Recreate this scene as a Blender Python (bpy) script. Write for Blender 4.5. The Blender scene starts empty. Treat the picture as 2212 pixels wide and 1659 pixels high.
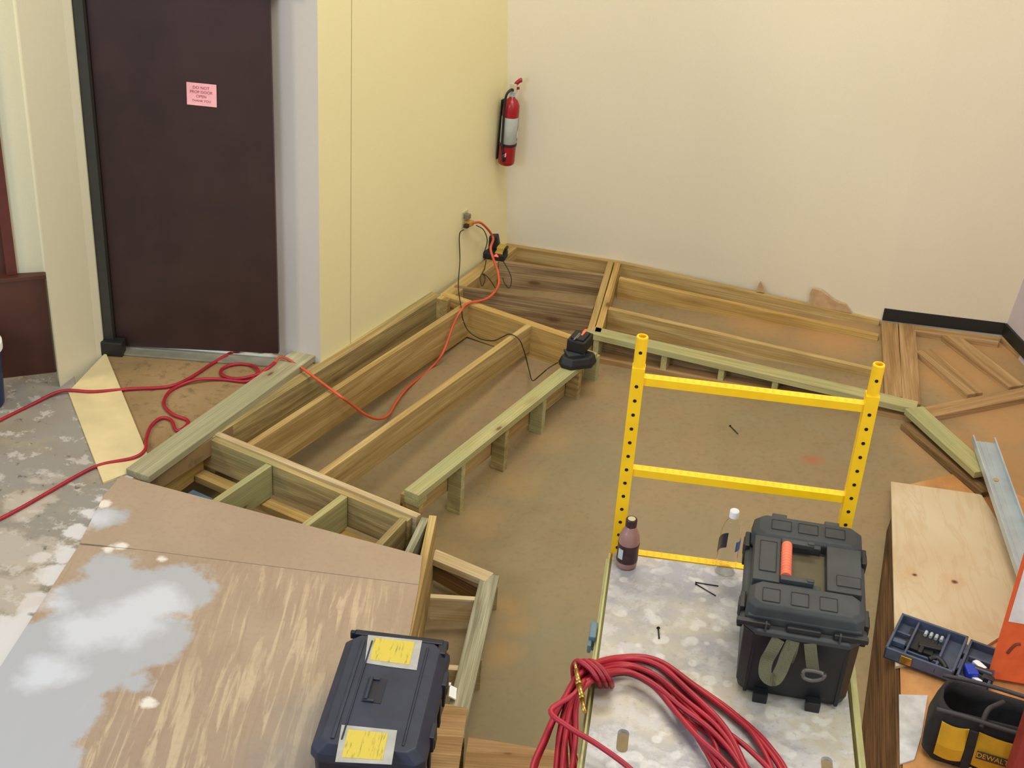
import bpy, bmesh, math, random
from mathutils import Vector, Matrix
random.seed(7)
S = bpy.context.scene
COL = S.collection

# ------------------------------------------------------------------ camera
FPX, PIT, ROL, CX, CY = 3035.6, 0.516671, 0.0688183, 1106.0, 829.5
CAM = Vector((0, 0, 4.0))
_F = Vector((0, math.cos(PIT), -math.sin(PIT)))
_U = Vector((1, 0, 0)).cross(_F)
_X2 = math.cos(ROL) * Vector((1, 0, 0)) + math.sin(ROL) * _U
_U2 = -math.sin(ROL) * Vector((1, 0, 0)) + math.cos(ROL) * _U
cd = bpy.data.cameras.new('camera'); cam = bpy.data.objects.new('camera', cd); COL.objects.link(cam)
cd.sensor_width = 36; cd.lens = FPX / 2212 * 36; cd.clip_start = 0.05; cd.clip_end = 200
M = Matrix((( _X2.x, _U2.x, -_F.x, 0), (_X2.y, _U2.y, -_F.y, 0), (_X2.z, _U2.z, -_F.z, 0), (0, 0, 0, 1)))
cam.matrix_world = Matrix.Translation(CAM) @ M
S.camera = cam

# ------------------------------------------------------------------ light
S.view_settings.view_transform = 'Standard'; S.view_settings.look = 'None'
S.view_settings.exposure = -0.06; S.view_settings.gamma = 1.0
try: S.view_settings.use_curve_mapping = False
except Exception: pass
W = bpy.data.worlds.new('world'); S.world = W; W.use_nodes = True
bg = W.node_tree.nodes['Background']; bg.inputs[0].default_value = (1.0, 0.95, 0.86, 1); bg.inputs[1].default_value = 0.50

def area(name, loc, target, sx, sy, power, color):
    l = bpy.data.lights.new(name, 'AREA'); l.shape = 'RECTANGLE'; l.size = sx; l.size_y = sy
    l.energy = power; l.color = color
    o = bpy.data.objects.new(name, l); COL.objects.link(o); o.location = loc
    d = Vector(target) - Vector(loc); o.rotation_euler = d.to_track_quat('-Z', 'Y').to_euler()
    return o
area('ceiling_light', (0.6, 6.2, 5.6), (0.6, 6.6, 0), 2.6, 1.6, 150, (1.0, 0.90, 0.72))
area('ceiling_light', (1.6, 2.6, 5.9), (1.2, 5.5, 0), 2.6, 1.6, 110, (1.0, 0.93, 0.80))
area('daylight', (-3.6, 1.0, 3.2), (-1.3, 4.8, 0.1), 1.6, 1.8, 125, (0.60, 0.76, 1.0))
area('hall_light', (-4.3, 5.4, 2.8), (-2.8, 6.9, 1.6), .6, .6, 40, (1.0, .84, .58))
area('daylight', (4.2, 0.2, 3.6), (1.8, 4.6, 0.4), 1.4, 1.4, 75, (0.78, 0.88, 1.0))

# ------------------------------------------------------------------ geometry of the place
def ray(px, py): return _F + _X2 * ((px - CX) / FPX) - _U2 * ((py - CY) / FPX)
def at(px, py, z=0.0):
    d = ray(px, py); return CAM + d * ((z - CAM.z) / d.z)
def onwall(px, py, A, B):
    d = ray(px, py); nx, ny = B[1] - A[1], A[0] - B[0]
    t = ((A[0]) * nx + (A[1]) * ny) / (d.x * nx + d.y * ny); return CAM + d * t
YAW = 0.512
UU = Vector((math.sin(YAW), math.cos(YAW), 0)); NN = Vector((math.cos(YAW), -math.sin(YAW), 0))
def fr(perp, al, z=0.0):
    p = NN * perp + UU * al; return Vector((p.x, p.y, z))
def fz(x, y):                                                    # sloping old floor
    k = min(max((y - 6.3) / .5, 0), 1)
    cap = -.10 * (1 - k) + (-.055 + .06 * (x - 2.4) + .03 * (y - 8.2)) * k
    return min(-.7045 + .0831 * x + .0602 * y, cap)
def onfloor(px, py, off=0.0):
    p = at(px, py, -.2)
    for _ in range(12): p = at(px, py, fz(p.x, p.y) + off)
    return p

# ------------------------------------------------------------------ materials
class NT:
    def __init__(s, name):
        s.m = bpy.data.materials.new(name); s.m.use_nodes = True; s.t = s.m.node_tree; s.n = s.t.nodes; s.l = s.t.links
        s.b = s.n['Principled BSDF']
    def new(s, k, **kw):
        x = s.n.new(k)
        for a, v in kw.items(): setattr(x, a, v)
        return x
    def lk(s, a, b): s.l.new(a, b)
    def coord(s, scale=(1, 1, 1), rnd=False, loc=(0, 0, 0)):
        tc = s.new('ShaderNodeTexCoord'); mp = s.new('ShaderNodeMapping')
        mp.inputs['Scale'].default_value = scale; mp.inputs['Location'].default_value = loc
        src = tc.outputs['Object']
        if rnd:
            oi = s.new('ShaderNodeObjectInfo'); ml = s.new('ShaderNodeVectorMath', operation='SCALE')
            cx = s.new('ShaderNodeCombineXYZ')
            for i in range(3): s.lk(oi.outputs['Random'], cx.inputs[i])
            s.lk(cx.outputs[0], ml.inputs[0]); ml.inputs['Scale'].default_value = 37.0
            ad = s.new('ShaderNodeVectorMath', operation='ADD'); s.lk(src, ad.inputs[0]); s.lk(ml.outputs[0], ad.inputs[1]); src = ad.outputs[0]
        s.lk(src, mp.inputs[0]); return mp.outputs[0]
    def noise(s, v, scale, detail=3, rough=.55, dist=0.0):
        x = s.new('ShaderNodeTexNoise'); s.lk(v, x.inputs['Vector']); x.inputs['Scale'].default_value = scale
        x.inputs['Detail'].default_value = detail; x.inputs['Roughness'].default_value = rough; x.inputs['Distortion'].default_value = dist
        return x.outputs['Fac']
    def math(s, op, a, b=0.0, clamp=False):
        x = s.new('ShaderNodeMath', operation=op); x.use_clamp = clamp
        for i, v in enumerate((a, b)):
            if isinstance(v, (int, float)): x.inputs[i].default_value = v
            else: s.lk(v, x.inputs[i])
        return x.outputs[0]
    def rng(s, v, a, b, c=0.0, d=1.0):
        x = s.new('ShaderNodeMapRange'); s.lk(v, x.inputs[0])
        for i, q in enumerate((a, b, c, d)): x.inputs[1 + i].default_value = q
        x.clamp = True; return x.outputs[0]
    def mix(s, f, a, b, mode='MIX'):
        x = s.new('ShaderNodeMix'); x.data_type = 'RGBA'; x.blend_type = mode
        if isinstance(f, (int, float)): x.inputs[0].default_value = f
        else: s.lk(f, x.inputs[0])
        for i, v in ((6, a), (7, b)):
            if isinstance(v, tuple): x.inputs[i].default_value = (*v[:3], 1)
            else: s.lk(v, x.inputs[i])
        return x.outputs[2]
    def col(s, c):
        if isinstance(c, tuple): s.b.inputs['Base Color'].default_value = (*c[:3], 1)
        else: s.lk(c, s.b.inputs['Base Color'])
    def bump(s, h, st=.2, d=.01):
        x = s.new('ShaderNodeBump'); x.inputs['Strength'].default_value = st; x.inputs['Distance'].default_value = d
        s.lk(h, x.inputs['Height']); s.lk(x.outputs[0], s.b.inputs['Normal'])
    def blobs(s, pts, wob=.12, wsc=6.0, edge=.02):
        """1 inside a union of world-space discs (x, y, r) with a ragged edge"""
        tc = s.new('ShaderNodeTexCoord'); g = tc.outputs['Object']; out = None
        for x0, y0, r in pts:
            d = s.new('ShaderNodeVectorMath', operation='DISTANCE')
            fl = s.new('ShaderNodeVectorMath', operation='MULTIPLY'); s.lk(g, fl.inputs[0]); fl.inputs[1].default_value = (1, 1, 0)
            s.lk(fl.outputs[0], d.inputs[0]); d.inputs[1].default_value = (x0, y0, 0)
            q = s.math('SUBTRACT', d.outputs['Value'], r)
            out = q if out is None else s.math('MINIMUM', out, q)
        n = s.noise(g, wsc, 5, .65)
        n = s.math('MULTIPLY', s.math('SUBTRACT', n, .5), wob * 2)
        return s.rng(s.math('ADD', out, n), -edge, edge, 1, 0)
def L(r, g, b):
    f = lambda c: (c / 255 / 12.92) if c / 255 <= .04045 else ((c / 255 + .055) / 1.055) ** 2.4
    return (f(r), f(g), f(b))
def plain(name, c, rough=.5, metal=0.0, var=.12, sc=14, bump=0.0, spec=.5):
    t = NT(name); v = t.coord(); n = t.noise(v, sc, 4)
    t.col(t.mix(t.rng(n, .3, .7), tuple(x * (1 - var) for x in c), tuple(min(1, x * (1 + var)) for x in c)))
    t.b.inputs['Roughness'].default_value = rough; t.b.inputs['Metallic'].default_value = metal
    t.b.inputs['Specular IOR Level'].default_value = spec
    if bump: t.bump(t.noise(v, sc * 8, 3), bump, .002)
    return t.m
def wood(name, light, dark, knot=.09, rough=.75, streak=1.0, green=None):
    t = NT(name)
    a = t.coord((.55, 9, 9), True); b = t.coord((1.5, 60, 60), True); c = t.coord((1, 1, 1), True)
    big = t.noise(a, 1.6, 4, .6, 1.2); fine = t.noise(b, 1.3, 3, .6)
    big = t.rng(big, .34, .68)
    col = t.mix(big, dark, light)
    col = t.mix(t.math('MULTIPLY', t.rng(fine, .42, .7), .33 * streak), col, tuple(x * .55 for x in dark))
    if green: col = t.mix(t.math('MULTIPLY', t.rng(t.noise(c, 1.7, 3), .45, .62), .6), col, green)
    # grain rings in heartwood patches
    w = t.new('ShaderNodeTexWave', wave_type='RINGS', rings_direction='X'); w.inputs['Scale'].default_value = 5.5
    w.inputs['Distortion'].default_value = 3.0; w.inputs['Detail'].default_value = 2; w.inputs['Detail Scale'].default_value = 1.2
    t.lk(t.coord((.25, 5, 5), True), w.inputs['Vector'])
    col = t.mix(t.math('MULTIPLY', t.rng(w.outputs['Fac'], .72, 1.0), .22 * streak), col, tuple(x * .5 for x in dark))
    # knots
    vo = t.new('ShaderNodeTexVoronoi'); t.lk(t.coord((2.0, 5.5, 5.5), True), vo.inputs['Vector']); vo.inputs['Scale'].default_value = 1.0
    k = t.rng(vo.outputs['Distance'], knot * .5, knot, 1, 0)
    col = t.mix(t.math('MULTIPLY', k, .8), col, (.07, .035, .015))
    k2 = t.rng(vo.outputs['Distance'], knot, knot * 2.6, 1, 0)
    col = t.mix(t.math('MULTIPLY', k2, .3), col, (.20, .10, .04))
    t.col(col); t.b.inputs['Roughness'].default_value = rough; t.b.inputs['Specular IOR Level'].default_value = .25
    t.bump(fine, .25, .003)
    return t.m
M_PINE = wood('pine_lumber', L(200, 174, 116), L(158, 128, 74))
M_PINE2 = wood('yellow_pine_lumber', L(206, 174, 108), L(168, 134, 72))
M_GREEN = wood('treated_green_lumber', L(190, 180, 126), L(156, 148, 98), .07, green=L(158, 162, 118))
M_TREAT = wood('treated_pine_lumber', L(196, 172, 114), L(132, 108, 68), .10, green=L(146, 146, 100))
M_DARKW = wood('brown_stained_lumber', L(150, 120, 78), L(84, 62, 38), .12)
M_PALE = wood('pale_lumber', L(216, 198, 158), L(182, 158, 114), .06)
M_CJ = wood('streaky_brown_lumber', L(184, 158, 114), L(124, 98, 68), .12, streak=1.8)
M_TIMB = wood('grey_green_timber', L(182, 174, 142), L(148, 142, 110), .07, green=L(160, 160, 122))
M_GREY = wood('weathered_grey_lumber', L(190, 184, 154), L(122, 118, 92), .05, streak=1.6)
M_SLEEP = wood('tan_sleeper_lumber', L(190, 156, 110), L(150, 116, 74), .06)
M_OLD = wood('dark_old_wood_panel', L(128, 92, 56), L(62, 42, 26), .05, streak=2.2)
M_BROWNW = plain('brown_stained_panel', L(78, 44, 34), .45, var=.18, sc=3)

def wallmat(name, c1, c2, sc=.5):
    t = NT(name); v = t.coord(); n = t.noise(v, sc, 3); f = t.noise(v, 130, 3)
    col = t.mix(t.rng(n, .35, .65), c1, c2); col = t.mix(t.math('MULTIPLY', t.rng(f, .45, .7), .06), col, (.3, .27, .2)); t.col(col)
    t.b.inputs['Roughness'].default_value = .6; t.b.inputs['Specular IOR Level'].default_value = .25
    t.bump(f, .12, .002); return t.m
M_WYEL = wallmat('yellow_painted_wall', L(234, 226, 178), L(230, 221, 170))
M_WCREAM = wallmat('cream_painted_wall', L(229, 221, 196), L(224, 215, 189))
M_WWHITE = wallmat('white_painted_wall', L(204, 198, 190), L(198, 192, 184))
M_WCOL = wallmat('pale_painted_column', L(222, 218, 190), L(216, 212, 184))
M_WGREY = wallmat('lilac_grey_painted_wall', L(200, 190, 194), L(192, 182, 188))
M_DOOR = plain('dark_maroon_door_paint', L(52, 31, 28), .42, var=.2, sc=5, bump=.1)
M_FRAME = plain('black_green_frame_paint', L(50, 50, 44), .5)
M_BLACK = plain('black_vinyl', L(30, 30, 30), .5)
M_BPLAS = plain('black_plastic', L(53, 56, 57), .6, var=.25, sc=9, bump=.15)
M_BPLAS2 = plain('deep_black_plastic', L(26, 27, 30), .45, bump=.1)
M_NAVY = plain('dusty_blue_black_plastic', L(44, 50, 68), .5, var=.28, sc=7, bump=.15)
M_NAVY2 = plain('dark_navy_plastic', L(26, 30, 44), .45)
M_YEL = plain('yellow_paint', L(255, 200, 18), .38, var=.06, sc=20)
M_YELST = None
M_HOLE = plain('hole_black', (.004, .003, .002), .9)
M_RED = plain('red_paint', L(150, 24, 32), .3)
M_ORANGE = plain('orange_rubber', L(226, 116, 84), .55)
M_ORCORD = plain('orange_cord_jacket', L(200, 84, 50), .5, var=.3, sc=5)
M_HOSE = plain('red_rubber_hose', L(160, 24, 42), .45, var=.25, sc=6)
M_BRASS = plain('brass', L(196, 160, 82), .3, metal=.9)
M_STEEL = plain('galvanised_steel', L(186, 198, 204), .34, metal=.35, var=.15, sc=5)
M_NAIL = plain('dark_steel', L(56, 52, 46), .4, metal=.6)
M_ALU = plain('aluminium_sill', L(160, 158, 140), .4, metal=.5)
M_WHITEP = plain('white_plastic', L(246, 248, 250), .4)
M_PINK = plain('pink_paper', L(246, 176, 180), .8)
M_TEXT = plain('faded_maroon_ink', L(150, 84, 88), .8)
M_LABEL = plain('silver_label', L(168, 172, 164), .5)
M_TAN = plain('torn_brown_paper', L(190, 158, 118), .9, var=.2)
M_BLUE = plain('blue_plastic', L(34, 62, 176), .4)
M_BINB = plain('navy_bin_plastic', L(24, 44, 84), .4)
M_LADO = plain('orange_enamel', L(250, 112, 66), .4, var=.15, sc=12)
M_LADR = plain('dark_red_rail', L(146, 50, 48), .5)
M_KHAKI = None

def _sticker():
    t = NT('scuffed_yellow_sticker'); v = t.coord((30, 4, 4), True); n = t.noise(v, 4, 4)
    t.col(t.mix(t.math('MULTIPLY', t.rng(n, .55, .7), .7), L(214, 194, 78), L(120, 112, 60))); t.b.inputs['Roughness'].default_value = .6; return t.m
M_YELST = _sticker()
def _strap():
    t = NT('olive_webbing'); v = t.coord((220, 220, 220)); n = t.noise(v, 3, 2)
    t.col(t.mix(t.rng(n, .35, .65), L(104, 104, 76), L(78, 80, 58))); t.b.inputs['Roughness'].default_value = .9; return t.m
M_KHAKI = _strap()
def _floor():
    t = NT('dirty_brown_floorboard'); v = t.coord(); n = t.noise(v, .9, 5, .6, .4); n2 = t.noise(v, 5, 5, .65); n3 = t.noise(v, 30, 4)
    c = t.mix(t.rng(n, .36, .64), L(136, 119, 87), L(153, 129, 95))
    c = t.mix(t.math('MULTIPLY', t.rng(n2, .45, .68), .5), c, L(138, 128, 98))
    c = t.mix(t.math('MULTIPLY', t.rng(n3, .5, .75), .25), c, L(96, 76, 50))
    a = at(1250, 860, -.25); e = at(960, 1140, -.35)
    def disc(px, py, r):
        p = onfloor(px, py); return (p.x, p.y, r)
    dust = t.blobs([disc(1290, 840, .10), disc(1200, 950, .12), disc(1110, 1040, .13), disc(1030, 1120, .13), disc(960, 1200, .10)], .10, 7, .10)
    c = t.mix(t.math('MULTIPLY', dust, .35), c, L(180, 146, 90))
    gr = t.blobs([disc(1180, 1380, .35), disc(1500, 1150, .3), disc(1160, 1540, .3), disc(1300, 1010, .25)], .35, 2.5, .22)
    c = t.mix(t.math('MULTIPLY', gr, .5), c, L(126, 122, 96))
    ora = t.blobs([disc(1100, 1310, .06), disc(1085, 1410, .07), disc(1120, 1350, .05)], .08, 9, .06)
    c = t.mix(t.math('MULTIPLY', ora, .4), c, L(182, 136, 74))
    red = t.blobs([disc(1756, 993, .04)], .05, 16, .03)
    c = t.mix(t.math('MULTIPLY', red, .5), c, L(176, 76, 58))
    rt = t.blobs([disc(2080, 800, .35), disc(2180, 900, .35), disc(2060, 960, .22), disc(2200, 1050, .4), disc(2160, 740, .3), disc(1800, 730, .25), disc(1650, 690, .2)], .18, 3, .15)
    c = t.mix(t.math('MULTIPLY', rt, .6), c, L(186, 138, 86))
    t.col(c); t.b.inputs['Roughness'].default_value = .62; t.b.inputs['Specular IOR Level'].default_value = .3; t.bump(n3, .15, .003); return t.m
M_FLOOR = _floor()
def _rfloor():
    t = NT('orange_stained_plywood'); v = t.coord((2, .8, 1)); n = t.noise(v, 2.2, 5, .6, .6); n3 = t.noise(t.coord(), 24, 4)
    c = t.mix(t.rng(n, .36, .64), L(178, 126, 72), L(206, 152, 96))
    c = t.mix(t.math('MULTIPLY', t.rng(n3, .5, .75), .2), c, L(120, 84, 50))
    t.col(c); t.b.inputs['Roughness'].default_value = .5; return t.m
M_RFLOOR = _rfloor()
def _worn():
    t = NT('worn_grey_floor'); v = t.coord(); n = t.noise(v, 2.6, 7, .68, .5); n2 = t.noise(v, 9, 6, .7); n3 = t.noise(v, 1.1, 4)
    c = t.mix(t.rng(n3, .4, .6), L(140, 130, 112), L(146, 142, 134))
    c = t.mix(t.math('MULTIPLY', t.rng(n, .54, .60), .6), c, L(160, 148, 126))
    c = t.mix(t.math('MULTIPLY', t.rng(n2, .56, .61), .8), c, L(190, 184, 176))
    c = t.mix(t.math('MULTIPLY', t.rng(t.noise(v, 16, 5, .7), .62, .66), .7), c, L(78, 72, 64))
    D = lambda x, y, r: (at(x, y).x, at(x, y).y, r)
    w = t.blobs([D(222, 1078, .035), D(198, 1112, .045), D(168, 1150, .055), D(140, 1195, .07), D(112, 1245, .085), D(75, 1300, .08), D(45, 1360, .10), D(10, 1425, .12), D(95, 1200, .05), D(-20, 1380, .16)], .11, 7, .012)
    c = t.mix(t.math('MULTIPLY', w, .9), c, L(216, 214, 214))
    w2 = t.blobs([D(60, 1090, .12), D(30, 1190, .16), D(90, 1040, .06), D(20, 1280, .15)], .22, 8, .03)
    c = t.mix(t.math('MULTIPLY', w2, .55), c, L(200, 190, 176))
    t.col(c); t.b.inputs['Roughness'].default_value = .55; t.bump(n2, .3, .004); return t.m
M_WORN = _worn()
def _ply(name, grain, patch):
    t = NT(name); v = t.coord(); n = t.noise(v, 1.2, 4); n3 = t.noise(v, 40, 3)
    c = t.mix(t.rng(n, .35, .65), L(164, 142, 121), L(176, 156, 133))
    if grain:
        mp = t.coord((9, .8, 1)); mp.node.inputs['Rotation'].default_value = (0, 0, math.radians(-9))
        g1 = t.noise(mp, 2.4, 5, .6, .9); mp2 = t.coord((26, 1.4, 1)); mp2.node.inputs['Rotation'].default_value = (0, 0, math.radians(-9)); g2 = t.noise(mp2, 2.0, 4, .6, .7)
        P_ = lambda x, y, r: (at(x, y, .02).x, at(x, y, .02).y, r)
        m = t.blobs([P_(640, 1330, .40), P_(480, 1560, .5), P_(240, 1600, .3)], .30, 3, .18)
        c = t.mix(t.math('MULTIPLY', t.math('MULTIPLY', t.rng(g1, .50, .60), m), .6), c, L(212, 192, 158))
        c = t.mix(t.math('MULTIPLY', t.rng(g2, .52, .62), .35), c, L(156, 134, 112))
    c = t.mix(t.math('MULTIPLY', t.rng(n3, .5, .75), .2), c, L(140, 118, 98))
    if patch:
        P = lambda x, y, r: (at(x, y, .02).x, at(x, y, .02).y, r)
        g = t.blobs([P(250, 1300, .26), P(380, 1270, .17), P(150, 1420, .30), P(60, 1530, .30), P(330, 1380, .16), P(240, 1230, .12), P(225, 1120, .09), P(30, 1640, .24), P(290, 1480, .06)], .12, 5, .02)
        c = t.mix(t.math('MULTIPLY', g, .88), c, L(178, 182, 188))  # filler patches, with the blue cast of the daylight put into their colour
        g2 = t.blobs([P(270, 1340, .16), P(180, 1370, .12), P(330, 1310, .12), P(205, 1120, .06), P(120, 1300, .05), P(110, 1450, .10)], .14, 5, .05)
        c = t.mix(t.math('MULTIPLY', g2, .7), c, L(214, 218, 226))  # paler filler, tinted with the same daylight blue
        g3 = t.blobs([P(235, 1185, .025), P(260, 1180, .03), P(320, 1520, .03), P(350, 1208, .015), P(225, 1090, .03)], .04, 14, .01)
        c = t.mix(t.math('MULTIPLY', g3, .9), c, L(236, 228, 218))
        g4 = t.blobs([P(700, 1560, .16), P(640, 1640, .16)], .12, 6, .10)
        c = t.mix(t.math('MULTIPLY', g4, .5), c, L(140, 138, 134))
    t.col(c); t.b.inputs['Roughness'].default_value = .5; t.b.inputs['Specular IOR Level'].default_value = .3; t.bump(n3, .1, .002); return t.m
M_PLYA = _ply('smooth_pinkish_plywood', False, True); M_PLYB = _ply('coarse_grained_plywood', True, True)
def _lightply():
    t = NT('fresh_light_plywood'); v = t.coord((1, 1, 1)); n = t.noise(v, 1.8, 3, .5, 1.0)
    w = t.new('ShaderNodeTexWave', wave_type='BANDS', bands_direction='X'); w.inputs['Scale'].default_value = 2.2
    w.inputs['Distortion'].default_value = 4.0; w.inputs['Detail'].default_value = 2; w.inputs['Detail Scale'].default_value = .7
    t.lk(t.coord((1.4, .35, 1)), w.inputs['Vector'])
    mpv = t.coord((5.5, .9, 1)); mpv.node.inputs['Rotation'].default_value = (0, 0, math.radians(14)); gg = t.noise(mpv, 1.3, 3, .5, 2.2)
    c = t.mix(t.rng(n, .35, .65), L(200, 180, 146), L(208, 192, 162))
    c = t.mix(t.math('MULTIPLY', t.math('MULTIPLY', t.rng(gg, .48, .52), t.rng(gg, .60, .53)), .28), c, L(184, 152, 110))
    P = lambda x, y, r: (at(x, y, -.08).x, at(x, y, -.08).y, r)
    k = t.blobs([P(1976, 1242, .012), P(2062, 1257, .014)], .008, 30, .006)
    k2 = t.blobs([P(1970, 1240, .035), P(2062, 1255, .045)], .03, 14, .03)
    c = t.mix(t.math('MULTIPLY', k2, .35), c, L(200, 150, 100)); c = t.mix(k, c, L(92, 60, 34))
    t.col(c); t.b.inputs['Roughness'].default_value = .55; return t.m
M_LPLY = _lightply()
M_PLANK = plain('dusty_cream_board', L(212, 196, 148), .7, var=.12, sc=4)
M_DFLOOR = None
def _dfloor():
    t = NT('scuffed_brown_landing'); v = t.coord(); n = t.noise(v, 2, 5, .6); n2 = t.noise(v, 12, 5, .7)
    c = t.mix(t.rng(n, .35, .65), L(138, 112, 74), L(156, 130, 92)); c = t.mix(t.math('MULTIPLY', t.rng(n2, .52, .66), .6), c, L(90, 78, 54))
    t.col(c); t.b.inputs['Roughness'].default_value = .7; return t.m
M_DFLOOR = _dfloor()
def _deck():
    t = NT('paint_splashed_deck'); v = t.coord(); n = t.noise(v, 3.4, 4, .6); vo = t.new('ShaderNodeTexVoronoi'); t.lk(v, vo.inputs['Vector']); vo.inputs['Scale'].default_value = 15
    vo.feature = 'SMOOTH_F1'
    n4 = t.noise(v, 14, 5, .65)
    n6 = t.noise(v, 60, 3, .6)
    c = t.mix(t.rng(n, .42, .62), L(158, 156, 160), L(186, 178, 156))
    c = t.mix(t.math('MULTIPLY', t.rng(n4, .47, .58), .6), c, L(196, 194, 192))
    vo.inputs['Scale'].default_value = 24
    c = t.mix(t.math('MULTIPLY', t.math('MULTIPLY', t.rng(vo.outputs['Distance'], .30, .40, 1, 0), t.rng(t.noise(v, 5, 3), .48, .54)), .45), c, L(224, 222, 214))
    c = t.mix(t.math('MULTIPLY', t.rng(n6, .58, .68), .3), c, L(120, 116, 112))
    br = t.blobs([(at(1530, 1380, 1.25).x, at(1530, 1380, 1.25).y, .03)], .05, 8, .06)
    c = t.mix(t.math('MULTIPLY', br, .4), c, L(160, 126, 90))
    t.col(c); t.b.inputs['Roughness'].default_value = .33; t.bump(n4, .25, .003); return t.m
M_DECK = _deck()
def glass(name, c, rough=.04, ior=1.3, alpha=None):
    t = NT(name); t.col(c); t.b.inputs['Roughness'].default_value = rough
    t.b.inputs['Transmission Weight'].default_value = 1.0; t.b.inputs['IOR'].default_value = ior; return t.m
M_CLEAR = glass('clear_plastic', (.97, .98, 1.0), .03, 1.12)
M_CHOC = plain('cocoa_milk_bottle', L(158, 118, 108), .25, var=.05)
M_CHOCL = plain('dark_brown_label', L(56, 28, 30), .4, var=.4, sc=40)
def emis(name, c, s):
    t = NT(name); t.col(c); t.b.inputs['Emission Color'].default_value = (*c, 1); t.b.inputs['Emission Strength'].default_value = s; return t.m
M_LED = emis('red_led', (1.0, .05, .04), 3.0)

# ------------------------------------------------------------------ mesh helpers
def link(name, bm, mats, parent=None, loc=None, bevel=0.0, smooth=False):
    me = bpy.data.meshes.new(name)
    bmesh.ops.recalc_face_normals(bm, faces=bm.faces)
    if bevel:
        try: bmesh.ops.bevel(bm, geom=[e for e in bm.edges if e.is_manifold and e.calc_face_angle(0) > .5], offset=bevel, segments=2, affect='EDGES', profile=.6)
        except Exception: pass
    bm.to_mesh(me); bm.free()
    for m in (mats if isinstance(mats, (list, tuple)) else [mats]): me.materials.append(m)
    if smooth:
        for p in me.polygons: p.use_smooth = True
    o = bpy.data.objects.new(name, me); COL.objects.link(o)
    if loc is not None: o.location = loc
    if parent: o.parent = parent
    return o
def tag(o, label=None, cat=None, group=None, kind=None):
    if label: o['label'] = label
    if cat: o['category'] = cat
    if group: o['group'] = group
    if kind: o['kind'] = kind
    return o
def thing(name, label, cat, loc=(0, 0, 0), rz=0.0, group=None):
    o = bpy.data.objects.new(name, None); COL.objects.link(o); o.location = loc; o.rotation_euler = (0, 0, rz); o.empty_display_size = .1
    return tag(o, label, cat, group)
def B(bm, c, s, rot=None, mi=0):
    """box centre c size s"""
    r = bmesh.ops.create_cube(bm, size=1.0)
    m = Matrix.Translation(Vector(c)) @ (rot.to_4x4() if rot else Matrix.Identity(4)) @ Matrix.Diagonal((*s, 1))
    bmesh.ops.transform(bm, matrix=m, verts=r['verts'])
    for f in {f for v in r['verts'] for f in v.link_faces}: f.material_index = mi
    return r['verts']
def CYL(bm, c, r, h, seg=24, axis='Z', r2=None, mi=0, caps=True):
    q = bmesh.ops.create_cone(bm, cap_ends=caps, segments=seg, radius1=r, radius2=r if r2 is None else r2, depth=h)
    rot = {'Z': Matrix.Identity(4), 'X': Matrix.Rotation(math.pi / 2, 4, 'Y'), 'Y': Matrix.Rotation(math.pi / 2, 4, 'X')}[axis]
    bmesh.ops.transform(bm, matrix=Matrix.Translation(Vector(c)) @ rot, verts=q['verts'])
    for f in {f for v in q['verts'] for f in v.link_faces}: f.material_index = mi
def PRISM(bm, pts, z0, z1, mi=0):
    n = len(pts); g = lambda z, i: z[i] if isinstance(z, (list, tuple)) else z
    a = [bm.verts.new((p[0], p[1], g(z0, i))) for i, p in enumerate(pts)]; b = [bm.verts.new((p[0], p[1], g(z1, i))) for i, p in enumerate(pts)]
    fs = [bm.faces.new(a[::-1]), bm.faces.new(b)] + [bm.faces.new((a[i], a[(i + 1) % n], b[(i + 1) % n], b[i])) for i in range(n)]
    for f in fs: f.material_index = mi
def LATHE(bm, prof, seg=28, c=(0, 0, 0), mi=0):
    rings = []
    for r, z in prof:
        rings.append([bm.verts.new((c[0] + r * math.cos(2 * math.pi * i / seg), c[1] + r * math.sin(2 * math.pi * i / seg), c[2] + z)) for i in range(seg)] if r > 1e-6 else [bm.verts.new((c[0], c[1], c[2] + z))])
    for a, b in zip(rings, rings[1:]):
        for i in range(seg):
            j = (i + 1) % seg
            if len(a) == 1 and len(b) == 1: continue
            if len(a) == 1: f = bm.faces.new((a[0], b[i], b[j]))
            elif len(b) == 1: f = bm.faces.new((a[i], b[0], a[j]))
            else: f = bm.faces.new((a[i], a[j], b[j], b[i]))
            f.material_index = mi
def catmull(P, n=8, closed=False):
    P = [Vector(p) for p in P]; out = []; N = len(P)
    for i in range(N if closed else N - 1):
        g = (lambda k: P[k % N]) if closed else (lambda k: P[min(max(k, 0), N - 1)])
        a, b, c, d = g(i - 1), g(i), g(i + 1), g(i + 2)
        for k in range(n):
            t = k / n
            out.append(.5 * ((2 * b) + (c - a) * t + (2 * a - 5 * b + 4 * c - d) * t * t + (3 * b - a - 3 * c + d) * t ** 3))
    if not closed: out.append(P[-1])
    return out
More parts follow.
